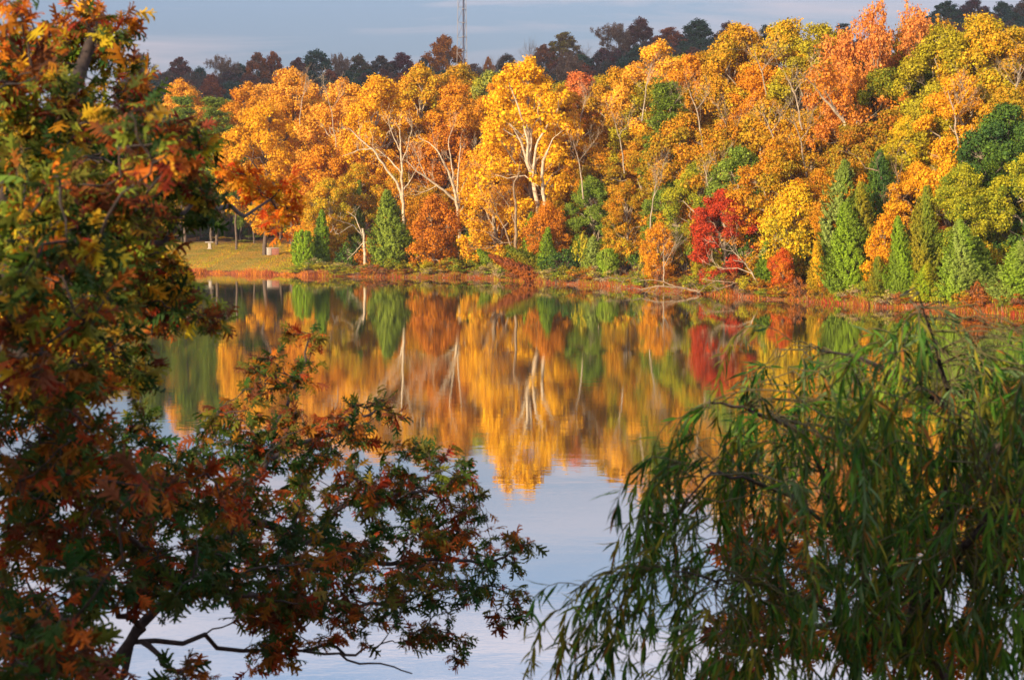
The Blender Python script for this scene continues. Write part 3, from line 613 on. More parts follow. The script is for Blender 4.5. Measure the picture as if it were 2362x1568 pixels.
traced('bare_tree', dshore(1190, 7), [[(1190,640),(1188,560),(1190,480),(1186,420),(1200,395), .22, .06], [(1186,590),(1168,540),(1150,500),(1125,480), .12, .03], [(1190,520),(1170,470),(1150,440), .09, .03], [(1188,560),(1160,560),(1120,535), .07, .02], [(1188,540),(1210,520),(1230,500), .07, .02], [(1186,420),(1170,400),(1140,402), .08, .02], [(1150,500),(1140,470),(1120,455), .05, .02], [(1160,560),(1135,570),(1115,575), .05, .02]],
 'grey twiggy bare tree left of the three slim green cedars', TAN, twigs=7, seed=8, tw=(.025, 1.9))
traced('leaning_tree', dshore(1750, 3), [[(1752,668),(1735,632),(1715,605),(1690,600), .16, .06], [(1735,632),(1700,618),(1660,622), .08, .02], [(1715,605),(1690,580),(1665,575), .06, .02]], 'pale leaning trunk arching left under the red maple', BKW, twigs=3, seed=9, cat='tree', width=.5)
traced('bare_tree', dshore(2255, 20), [[(2262,500),(2262,440),(2250,405),(2225,370), .16, .04], [(2258,430),(2235,410),(2195,385), .09, .03], [(2255,400),(2255,370),(2248,330), .08, .03], [(2260,425),(2235,438),(2190,455), .08, .02], [(2262,450),(2240,475),(2215,490), .05, .02]], 'bare pale limbs below the golden tree above the right hand cedars', BKW, twigs=3, seed=10)
traced('bare_tree', dshore(2080, 15), [[(2110,560),(2100,520),(2070,470),(2040,430),(2025,395),(1995,388), .15, .04], [(2070,470),(2050,440),(2010,420), .07, .02], [(2060,455),(2072,420),(2062,380), .06, .02], [(2090,500),(2060,500),(2040,480), .05, .02]], 'bare leaning tree with tan limbs right of the tall grey green cedar', TAN, twigs=4, seed=12)
traced('bare_tree', dshore(1990, 26), [[(2010,500),(1985,400),(1945,280),(1925,250),(1915,215), .22, .06], [(1945,280),(1900,230),(1875,195),(1855,180), .12, .03], [(1965,330),(1975,280),(2015,265), .09, .03], [(1925,250),(1905,215),(1900,190), .08, .03]], 'long bare limbs leaning up left through the thin orange tree', BKW, twigs=4, seed=13, leaves=(PINK, ORG, 5, .26))
traced('bare_tree', dshore(2195, 4), [[(2190,706),(2186,660),(2182,600), .06, .02], [(2210,706),(2208,650),(2212,610), .06, .02], [(2164,706),(2148,680),(2136,662), .06, .03], [(2220,704),(2222,660),(2218,630), .05, .02]], 'thin pale bare stems in front of the pale grey green cedar', BKW, twigs=3, seed=14, tw=(.015, .7))
for i, (u, v, du, D_off, lab) in enumerate([(1530,660,0,5,'pale stem of a young tree standing below the layered orange crown'),(1345,420,-22,16,'short bare limb among the olive oaks above the slim grey green cedar'),(1620,300,-30,30,'bare limb leaning left in the orange canopy above the red maple'),(1700,360,-34,28,'bare pale limb in the olive canopy above the red maple'),(1850,260,-40,28,'bare pale limb slanting left below the notch in the canopy'),(1770,210,-30,36,'bare pale limb in the high golden canopy'),
 (1440,360,-26,24,'thin bare limb in the olive canopy left of the tall layered pine'),(1560,300,-34,30,'thin bare limb just right of the tall layered pine'),(1480,240,24,32,'short pale limb under the rounded yellow gold tree top'),(1640,470,-18,16,'slim bare stem rising just left of the vivid red maple'),(1795,350,-36,24,'bare limb above the yellow green tree left of the tall cedar'),
 (1860,370,-30,24,'slanting pale limb above the tall grey green cedar'),(1500,500,14,14,'slim pale stem behind the small layered orange tree'),(2210,300,-24,26,'pale limbs inside the large clear yellow tree on the right bank'),(2335,240,20,30,'pale limb under the golden tree at the upper right edge'),(1330,310,22,28,'bare limb right of the twin white trunks'),(775,300,-24,30,'fine bare limbs in the golden canopy left of the slender white tree'),(690,270,16,34,'fine upright limbs inside the rounded peach gold tree')]):
    traced('bare_tree', dshore(u, D_off) - 4.5, [[(u, v + (0 if i == 0 else 40)), (u + du * .4, v - 40), (u + du, v - 90), .13 if i == 0 else .15, .05], [(u + du * .5, v - 45), (u + du * .2 + 22, v - 85), .07, .03]], lab, BK, twigs=6, seed=30 + i, width=.55)
# dead branches lying in the water
def driftwood(u, off, limbs, label, seed, rad=.05):
    return traced('dead_branch', dshore(u, off), limbs, label, TAN, twigs=3, seed=seed, cat='branch', tw=(.02, 1.0))
driftwood(1600, -2, [[(1612,674),(1575,664),(1520,660),(1480,668),(1455,662), .10, .02], [(1560,663),(1530,650),(1500,645),(1460,650), .05, .015], [(1520,660),(1505,676), .03, .012], [(1580,664),(1560,680), .03, .012], [(1500,664),(1480,684), .03, .012]], 'long drowned branch arching out of the water left of the red maple', 21)
driftwood(1450, -1, [[(1480,662),(1450,642),(1400,640),(1370,648), .05, .015], [(1440,644),(1425,668), .03, .01], [(1465,655),(1450,675), .03, .01]], 'thin dead branches at the water in front of the coral red shrub', 22)
driftwood(1690, 0, [[(1740,668),(1700,652),(1650,648),(1615,644), .07, .02], [(1700,652),(1670,662),(1640,672), .05, .02], [(1650,648),(1625,662),(1605,680), .04, .015]], 'pale dead branch along the bank under the bending yellow green tree', 23)
# fallen and leaning cedars
def leaning(u, v, D, tip, w, proto, c1, c2, label):
    b = pix(u, v, D); b.z = max(ground(b.x, b.y), 0); t_ = pix(tip[0], tip[1], D - 1.5); d = t_ - b
    trm, lvm, H, R = proto; o = empty('fallen_cedar', b); o.rotation_mode = 'QUATERNION'; o.rotation_quaternion = d.to_track_quat('Z', 'Y')
    s = d.length / H; o.scale = (w / F * D / 2 / R,) * 2 + (s,); tag(o, label, 'cedar', G2)
    a = link('trunk', trm, M_BARK, o); a.color = (*BK, 1); b_ = link('crown', lvm, M_LEAF, o); b_.color = (*c1, 1); b_['leaf_two'] = [float(q) for q in c2]
leaning(1242, 650, dshore(1240, 1), (1126, 588), 34, PR['column'][0], (.34,.10,.04), RUST, 'dead rust brown cedar fallen at a slant over the water')
leaning(1262, 640, dshore(1250, 4), (1165, 568), 44, PR['column'][1], CED, OLV, 'olive green cedar leaning left just above the fallen rust one')
leaning(1150, 632, dshore(1140, 6), (1100, 575), 34, PR['column'][1], CEDL, LGRN, 'green cedar leaning left beside the slim yellowish cedar')
for i, u in enumerate([330, 385, 440, 495, 545, 600, 650, 705]):
    tree('low', u, 470 + (i * 29) % 40, 80, 56 + (i * 13) % 9, DKG, GRN, ['dark woodland tree behind the lawn, leftmost of eight', 'dark woodland tree behind the lawn, second from left', 'dark woodland tree behind the lawn, third from left', 'dark woodland tree just left of the pedestal table behind the lawn', 'dark woodland tree right of the pedestal table behind the lawn', 'dark woodland tree left of the brick barbecue behind the lawn', 'dark woodland tree right of the brick barbecue behind the lawn', 'dark woodland tree at the right end behind the lawn'][i], bark=BKD, group='dark woods behind the lawn')
for i, (u, vv) in enumerate([(503, 560), (650, 545), (668, 560), (520, 555), (590, 550), (455, 560), (610, 540)]):
    tree('bare', u, 430 + i * 6, 60, 46 + i * 2.3, YGR, None, ['pale forked trunk beside the pedestal table', 'dark trunk at the edge of the woods behind the brick barbecue', 'thin dark trunk right of the brick barbecue', 'dark trunk right of the pale forked one', 'dark trunk among the shrubs behind the lawn', 'dark trunk half hidden by the near oak left of the table', 'straight dark trunk behind the middle of the lawn'][i], bark=BK if i == 0 else BKD, group='trunks behind the lawn', name='thin_tree', cat='tree')

# ------------------------------------------------------------------ hill in shade behind
G3 = 'trees on the hill behind'
ridge = [(330,120,50,'sparse',BRN,BRN,'thin brownish tree at the hill crest beside the near oak'),(420,133,62,'broad',BRN,MAR,'brown round topped tree at the left end of the hill crest'),(466,158,50,'broad',DKG,SLATE,'dark green tree right of the leftmost brown crest tree'),(515,128,60,'sparse',BRN,TAN,'greyish brown thin crowned tree on the left crest'),
 (560,148,56,'broad',SLATE,DKG,'slate green tree between greyish brown and rust crest trees'),(600,122,60,'broad',RUST,BRN,'rust brown crest tree, left one of a pair'),(636,120,50,'broad',MAR,RUST,'maroon rust crest tree, right one of a pair'),(690,136,60,'broad',MAR,BRN,'maroon tree left of the big dark green crest tree'),
 (735,119,86,'broad',DKG,SLATE,'big dark green round tree on the left crest'),(787,124,44,'sparse',BRN,TAN,'thin brown tree right of the big dark green one'),(830,129,60,'broad',DKG,BRN,'dark green crest tree left of the brown green one'),(880,130,66,'broad',SLATE,BRN,'brown green crest tree halfway to the tower'),
 (928,123,70,'broad',MAR,MAR,'dark maroon tree on the crest left of the tower'),(978,136,50,'broad',BRN,SLATE,'dull brown tree between the maroon and rust orange crest trees'),(1026,84,84,'broad',RUST,ORG,'rust orange tree standing tall behind the tower'),(1095,134,50,'bare',BRN,BRN,'grey bare tree right behind the tower'),
 (1127,134,30,'broad',ORG,PINK,'small orange tree lit right of the tower'),(1168,128,60,'broad',SLATE,BRN,'slate coloured tree right of the small orange one'),(1150,124,50,'bare',BRN,BRN,'bare tree left of the taller bare one on the crest'),(1212,80,60,'bare',TAN,TAN,'tall grey bare tree above the yellow sycamore'),
 (1252,105,56,'broad',BRN,RUST,'brown tree right of the tall grey bare one'),(1300,75,76,'broad',BRN,OLV,'tall brown olive tree on the middle crest'),(1310,120,60,'sparse',BRN,TAN,'thin brown tree in front of the tall brown olive one'),(1350,98,60,'bare',TAN,TAN,'bare tree left of the round topped tan tree'),
 (1408,54,84,'sparse',TAN,BRN,'round topped tan tree with pale forked trunks on the crest'),(1474,45,72,'broad',MAR,BRN,'dark plum coloured tree on the crest'),(1540,64,80,'broad',MAR,RUST,'maroon red tree right of the plum coloured one'),(1604,48,84,'broad',SLATE,DKG,'large slate green tree on the right crest'),
 (1672,54,60,'broad',MAR,BRN,'brown maroon tree top peeking above the golden canopy'),(1760,60,60,'broad',DKG,SLATE,'dark tree top peeking above the yellow olive canopy'),(1935,60,60,'pine',DKG,SLATE,'dark pine on the crest in the notch of the canopy'),(1975,88,60,'broad',MAR,BRN,'dull maroon tree right of the dark crest pine'),
 (2170,4,80,'broad',DKG,SLATE,'dark green tree at the left of the upper right hill'),(2232,0,80,'broad',SLATE,MAR,'slate and maroon tree on the upper right hill'),(2298,6,80,'broad',DKG,SLATE,'dark green tree on the upper right hill near the corner'),(2360,-6,80,'broad',SLATE,BRN,'slate brown tree cut off by the upper right corner')]
for i, (u, vt, w_, kind, c1, c2, lab) in enumerate(ridge):
    D = 505 + (i * 37) % 30
    while 500 - (ground((u - CX) / F * D, D) + 12 - CAMH) / D * F < vt and D > 330: D -= 8
    tree(kind, u, vt, w_ * 1.3, 0, c1, c2, lab, bark=BK, group=G3, D=D)
LAND = TREES[-len(ridge):]
cols = [(DKG,SLATE),(SLATE,BRN),(SLATE,MAR),(MAR,BRN),(SLATE,DKG),(RUST,MAR),(DKG,SLATE),(BRN,SLATE)]
for D, lo in [(535, 4), (505, 14), (475, 26), (440, 42)]:
    u = 300 + RND.uniform(0, 60)
    while u < 2440:
        if 1690 < u < 1880: u = 1900
        if 2000 < u < 2130: u = 2140
        x_ = (u - CX) / F * D; vt = 500 - (ground(x_, D) + RND.uniform(13, 17) - CAMH) / D * F
        env = float(np.interp(u, [0,400,520,740,900,1030,1180,1300,1480,1600,1900,2000,2150,2361,2600], [160,148,150,140,145,140,148,115,80,75,85,90,22,12,10]))
        vt = max(vt, env + lo + RND.uniform(0, 14)); c = cols[RND.randrange(len(cols))]
        r_, dx, dy = relation(u, vt); lab = f"{CNAME[c[0]]} tree in the hill woods {'lower ' if lo > 30 else ''}{'right' if dx > 0 else 'left'} of the {r_[2].split(' on ')[0].split(' right ')[0].split(' left ')[0]}"
        lab = ' '.join(lab.split()[:16]); USED.setdefault(lab, 0); USED[lab] += 1
        if USED[lab] > 1: lab = ' '.join((['second', 'third', 'fourth', 'fifth'][min(USED[lab] - 2, 3)] + ' ' + lab).split()[:16])
        tree('sparse' if RND.random() < .10 else ('full' if lo > 10 else 'broad'), u, vt, RND.uniform(72, 100), 0, c[0], c[1], lab, bark=BK, group=G3, D=D + RND.uniform(-6, 6))
        u += RND.uniform(38, 56)

# ------------------------------------------------------------------ tower
D = 330.0; b = pix(1066, 170, D); gz = ground(b.x, D); Htop = 51.0
tw = empty('lattice_tower', (b.x, D, gz)); tag(tw, 'tall lattice radio tower rising out of the picture above the canopy', 'tower')
def wid(z): q = z / 78.0; return 1.75 - 1.35 * min(1, q / .55) ** .8 * .75
legs = []
for i, (ang, dark) in enumerate([(200, 0), (80, 1), (-30, 0)]):
    P = [np.array([math.cos(math.radians(ang)) * wid(z) * .95, math.sin(math.radians(ang)) * wid(z) * .95, z]) for z in np.linspace(-1, Htop, 19)]
    legs.append(P); m_ = MB(); m_.tube(P, .055, 5); lg = link('leg', m_.mesh('leg'), solid('tower_steel', (.34, .31, .30), .5, c2=(.26, .23, .23)) if i == 0 else bpy.data.materials['tower_steel'], tw)
m_ = MB()
for k in range(18):
    for a in range(3):
        c = (a + 1) % 3
        m_.tube([legs[a][k], legs[c][k + 1]], .035, 4); m_.tube([legs[a][k + 1], legs[c][k + 1]], .03, 4)
        if k < 8: m_.tube([legs[c][k], legs[a][k + 1]], .035, 4)
link('bracing', m_.mesh('bracing'), bpy.data.materials['tower_steel'], tw)
m_ = MB(); cs = [np.array([.25, -1.1 * wid(z) / 1.75, z]) for z in np.linspace(0, Htop, 20)]; m_.tube(cs, .17, 6)
cb = link('cable_duct', m_.mesh('cable_duct'), solid('duct', (.05, .06, .12), .5, c2=(.035, .045, .10)), tw); m_ = MB()
for z in np.arange(2, Htop, 2.6): m_.box((.25, -1.1 * wid(z) / 1.75, z), (.62, .62, .12))
link('clamp_rings', m_.mesh('clamp_rings'), bpy.data.materials['tower_steel'], cb)

# ------------------------------------------------------------------ table and barbecue on the lawn
M_CONC = solid('pale_concrete', (.62, .55, .48), .85, scale=6, c2=(.45, .39, .34), bump=.01)
m, t, o = mat('red_brick'); l = t.links.new; br = N('ShaderNodeTexBrick', t); br.inputs['Scale'].default_value = 4
br.inputs['Color1'].default_value = (.42, .12, .07, 1); br.inputs['Color2'].default_value = (.34, .09, .05, 1); br.inputs['Mortar'].default_value = (.5, .42, .36, 1)
bd = N('ShaderNodeBsdfPrincipled', t); bd.inputs['Roughness'].default_value = .9; tcb = N('ShaderNodeTexCoord', t); mpb = N('ShaderNodeMapping', t); mpb.inputs['Rotation'].default_value = (math.pi / 2, 0, 0)
l(tcb.outputs['Object'], mpb.inputs[0]); l(mpb.outputs[0], br.inputs[0]); l(br.outputs[0], bd.inputs[0]); l(bd.outputs[0], o.inputs[0]); M_BRICK = m
def bm_part(name, boxes, m_, parent, bev=.02):
    q = MB()
    for c, d in boxes: q.box(c, d)
    o = link(name, q.mesh(name), m_, parent); bv = o.modifiers.new('bevel', 'BEVEL'); bv.width = bev; bv.segments = 2; return o
D = dshore(484, 34); p = pix(484, 590, D); z0 = ground(p.x, D)
tb = empty('picnic_table', (p.x, D, z0)); tag(tb, 'small pale pedestal picnic table at the back of the lawn', 'table')
bm_part('table_top', [((0, 0, .92), (1.15, .9, .11))], M_CONC, tb); bm_part('pedestal', [((0, 0, .41), (.38, .38, .86))], M_CONC, tb); bm_part('foot', [((0, 0, .04), (.62, .62, .10))], M_CONC, tb)
D = dshore(629, 27); p = pix(629, 595, D); z0 = ground(p.x, D)
bq = empty('brick_barbecue', (p.x, D, z0), .25); tag(bq, 'low red brick barbecue with pale top and pale left end on the lawn', 'barbecue')
bm_part('brick_body', [((.28, 0, .42), (.95, .9, .84))], M_BRICK, bq, .01); bm_part('end_wall', [((-.48, 0, .42), (.52, .98, .86))], M_CONC, bq); bm_part('top_slab', [((0, 0, .91), (1.58, 1.06, .10))], M_CONC, bq)
bm_part('grate', [((.28 + (i - 4) * .09, 0, .985), (.02, .8, .02)) for i in range(9)] , solid('iron', (.08, .07, .07), .5, metal=.6), bq, .003)

# ------------------------------------------------------------------ the near oaks and the willow
OAKL = [((0, -.05), (.05, .0), (.0, .92), (-.05, .0))]
def oak_leaf():
    V = []; Q = []
    def q(*p):
        i = len(V)
        for x, y in p: V.append((x, y, -.35 * abs(x) - .18 * (y - .5) ** 2 + .04 * math.sin(9 * x)))
        Q.append((i, i + 1, i + 2, i + 3))
    q((-.025, -.18), (.025, -.18), (.05, .5), (-.05, .5)); q((-.07, .3), (.07, .3), (.10, .82), (-.10, .82)); q((-.10, .80), (.10, .80), (.05, 1.08), (-.04, 1.05))
    for sx in (-1, 1):
        for y0, y1, tx, ty, wd in ((.08, .28, .22, .34, .05), (.30, .54, .36, .62, .065), (.56, .78, .27, .90, .06)):
            p = ((0, y0), (sx * (tx), ty - wd), (sx * (tx + .03), ty + wd), (0, y1))
            q(*(p if sx > 0 else p[::-1]))
            q(*(((sx * tx * .9, ty - wd), (sx * (tx + .13), ty - wd * .2), (sx * (tx + .07), ty + wd * .9), (sx * tx * .85, ty + wd * .8)) if sx > 0 else ((sx * tx * .85, ty + wd * .8), (sx * (tx + .07), ty + wd * .9), (sx * (tx + .13), ty - wd * .2), (sx * tx * .9, ty - wd))))
    return V, Q
OV, OQ = oak_leaf()
def curve(a, b, r, sag=.12, n=6, wob=.05):
    ts = np.linspace(0, 1, n)[:, None]; L_ = np.linalg.norm(b - a); P = a + (b - a) * ts + r.normal(0, wob, (n, 3)) * L_ * np.sin(ts * math.pi)
    P[:, 2] += L_ * sag * np.sin(ts[:, 0] * math.pi); return P
def near_oak(label, base, boughs, lobes, density, palette, seed, leaf=.125, per=17, spray=None, group=None):
    r = rng(seed); base = np.array(base, float); o = empty('oak_tree', base); tag(o, label, 'oak', group)
    tr = MB(); lv = MB(); nodes = []
    for pts, ra, rb in boughs:
        P = [base + (0, 0, -.3) if p == 'base' else np.array(pix(*p)) for p in pts]
        Q = [P[0]]
        for a, c in zip(P[:-1], P[1:]): Q += list(curve(a, c, r, .04, 6, .03)[1:])
        tr.tube(np.array(Q) - base, np.linspace(ra, rb, len(Q)), 7); nodes += Q[3:]
    cents = []
    for u, v, ru, rv, d in lobes:
        for i in range(int(density * ru * rv / 1000)):
            a = r.uniform(0, 6.283); q = math.sqrt(r.random()); dd = d + r.normal(0, .38) * ru / 100
            cents.append(np.array(pix(u + ru * q * math.cos(a), v + rv * q * math.sin(a), max(dd, 4.6))))
    NP = np.array(nodes); cents.sort(key=lambda c: np.min(np.linalg.norm(NP - c, axis=1)))
    for c in cents:
        dist = np.linalg.norm(NP - c, axis=1); k = int(np.argmin(dist)); a = NP[k]
        if dist[k] > 1.6: 
            pass
        P = curve(a, c, r, r.uniform(-.05, .15), 6, .05); tr.tube(P - base, np.linspace(.004 + .004 * min(dist[k], 1.5), .0025, 6), 4)
        NP = np.concatenate([NP, P[2:]])
        ax = unit(P[-1] - P[2]); n = int(per * r.uniform(.7, 1.3))
        s = r.random(n) ** .6; p = P[2] + (P[-1] - P[2]) * np.minimum(1, .2 + s[:, None]) + r.normal(0, .02, (n, 3))
        side = unit(r.normal(0, 1, (n, 3))); up = unit(ax * .75 + side * 1.0 + np.array([0, 0, -.25])); nr = unit(np.array([0, -.25, .75]) + r.normal(0, .65, (n, 3)))
        pc = math.sin(c[0] * 3.1 + c[2] * 4.3) * .5 + math.sin(c[2] * 7.7 - c[0] * 5.1 + c[1] * 2) * .45; bi = int(np.clip((pc * .5 + .5 + r.normal(0, .14)) * len(palette), 0, len(palette) - 1)); ci = np.where(r.random(n) < .62, np.clip(bi + r.integers(-1, 2, n), 0, len(palette) - 1), r.integers(0, len(palette), n)); C = np.array(palette)[ci] * r.uniform(.65, 1.3, n)[:, None]
        if spray and c[1] > 9.4: C = np.array(spray)[r.integers(0, len(spray), n)] * r.uniform(.7, 1.2, n)[:, None]
        C = C * (1 + r.normal(0, .12, (n, 3))); sz = leaf * r.uniform(.45, 1.25, n); sz = np.stack([sz * r.uniform(.6, 1.15, n), sz, sz * r.uniform(.3, 2.6, n)], -1)
        scatter(lv, OV, OQ, p - base + up * .02, nr, up, sz, np.clip(C, 0.005, .95))
        # twiglets
        for j in range(0, n, 3): tr.tube([p[j] - base - up[j] * .01, p[j] - base + up[j] * .05], [.0018, .001], 3)
    link('branches', tr.mesh('branches', True), M_TWIG, o); link('crown', lv.mesh('crown'), M_NEAR, o); return o
NG = (.04, .08, .018); NG2 = (.085, .115, .02); NO = (.50, .14, .02); NR = (.30, .045, .02); NY = (.62, .36, .03); NB = (.20, .07, .03); NYG = (.30, .32, .04)
lobA = [(90,330,150,250,6.6),(60,150,70,70,6.6),(12,20,26,26,6.4),(235,130,85,100,7.6),(275,45,60,50,7.8),(205,60,40,60,7.6),(330,215,65,55,7.6),(250,400,230,170,6.8),(400,350,100,90,7.4),(470,330,55,60,7.8),(440,460,90,80,7.4),(625,440,95,55,10.5),(675,475,62,45,10.6),(580,400,60,36,10.3),(690,520,34,26,10.6),
 (150,600,200,150,6.2),(380,620,100,110,7.2),(430,700,100,70,7.6),(495,735,50,40,7.6),(120,800,160,130,6.2),(290,830,110,80,6.8),(60,60,50,50,6.4)]
near_oak('near oak at left with red, orange, yellow and green leaves, its top catching the sun', (-2.9, 6.4, ground(-2.9, 6.4)),
 [(['base', (-260, 900, 6.4), (-60, 640, 6.6), (60, 380, 6.9), (180, 180, 7.3), (240, 40, 7.6)], .11, .015), ([(-60, 640, 6.6), (150, 540, 6.9), (330, 500, 7.6), (480, 485, 9.0), (640, 486, 10.5)], .045, .006),
  ([(-60, 700, 6.5), (110, 560, 6.6), (205, 630, 6.8), (270, 680, 7.0), (360, 740, 7.3)], .04, .008), ([(60, 380, 6.9), (230, 330, 7.1), (380, 300, 7.4)], .03, .007), ([(-160, 800, 6.4), (60, 820, 6.2), (220, 860, 6.6)], .035, .007), ([(205, 630, 6.8), (380, 560, 7.2), (470, 430, 7.5)], .022, .006)],
 [(a - 25, b, c * .86, d * .88, e) for a, b, c, d, e in lobA], 2.5, [NG, NG2, NG, NYG, (.70,.45,.03), NYG, NG2, NB, (.34,.10,.02), NR, NO, (.62,.22,.02)], 101, leaf=.078, per=19, spray=[(.75, .20, .02), (.80, .32, .02), (.80, .45, .03), (.62, .10, .02), (.72, .26, .02)])
lobB = [(90,1000,150,100,7),(290,1010,90,60,8),(650,870,80,60,10.5),(705,800,38,55,11),(560,1000,120,80,10),(740,990,130,70,10.5),(870,950,60,45,11),(200,1150,220,120,7.6),(450,1150,170,130,8.6),(700,1130,220,105,10),(950,1090,150,75,10.6),(1030,1180,110,80,11),(1090,1290,120,90,11),(1170,1380,50,50,11),(1190,1250,40,35,11),
 (900,1290,180,100,10.5),(650,1300,200,120,9.2),(350,1300,190,100,8.2),(120,1330,150,120,7.2),(950,1420,110,60,10.6),(1060,1480,45,34,10.6),(760,1430,140,60,9.8),(130,1490,170,85,6.4),(620,1500,90,36,9),(640,1380,110,60,9),(450,1560,60,30,7.5)]
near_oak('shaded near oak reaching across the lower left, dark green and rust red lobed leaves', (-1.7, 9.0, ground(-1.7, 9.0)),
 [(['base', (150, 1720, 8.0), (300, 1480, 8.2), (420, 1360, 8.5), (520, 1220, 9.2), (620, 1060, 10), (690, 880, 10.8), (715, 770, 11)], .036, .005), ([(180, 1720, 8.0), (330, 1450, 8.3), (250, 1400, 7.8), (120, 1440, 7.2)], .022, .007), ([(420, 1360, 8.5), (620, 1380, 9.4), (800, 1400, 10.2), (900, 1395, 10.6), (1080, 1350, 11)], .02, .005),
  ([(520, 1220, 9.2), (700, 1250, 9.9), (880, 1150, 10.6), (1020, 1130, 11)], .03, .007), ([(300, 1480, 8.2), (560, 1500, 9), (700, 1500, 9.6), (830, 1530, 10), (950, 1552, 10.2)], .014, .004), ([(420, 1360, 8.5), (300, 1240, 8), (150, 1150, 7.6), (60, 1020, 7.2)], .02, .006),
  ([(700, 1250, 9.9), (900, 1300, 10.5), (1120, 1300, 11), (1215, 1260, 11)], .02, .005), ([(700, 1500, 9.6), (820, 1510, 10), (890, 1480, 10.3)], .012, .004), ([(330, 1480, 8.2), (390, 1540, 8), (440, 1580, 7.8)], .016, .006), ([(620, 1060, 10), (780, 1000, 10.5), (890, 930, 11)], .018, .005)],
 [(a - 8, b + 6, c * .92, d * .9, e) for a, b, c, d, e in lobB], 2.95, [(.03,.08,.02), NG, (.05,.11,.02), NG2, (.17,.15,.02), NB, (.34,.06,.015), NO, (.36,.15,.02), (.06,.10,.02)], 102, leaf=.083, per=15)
near_oak('sparse near oak with rusty orange leaves behind the willow at lower right', (2.6, 10.6, ground(2.6, 10.6)),
 [(['base', (2250, 1700, 10.4), (2100, 1450, 10.2), (1950, 1330, 10), (1760, 1260, 9.8)], .07, .01), ([(2100, 1450, 10.2), (1900, 1440, 10), (1700, 1500, 9.8)], .03, .006), ([(2180, 1560, 10.3), (2250, 1350, 10.4), (2300, 1180, 10.4)], .03, .006)],
 [(1780,1250,110,90,9.8),(1700,1500,110,80,9.8),(1900,1420,160,110,10),(2150,1430,150,110,10.3),(2300,1200,80,110,10.4),(2020,1240,110,70,10)], 1.5, [NO, NR, NO, (.6,.2,.03), NB], 103, leaf=.12, per=15)

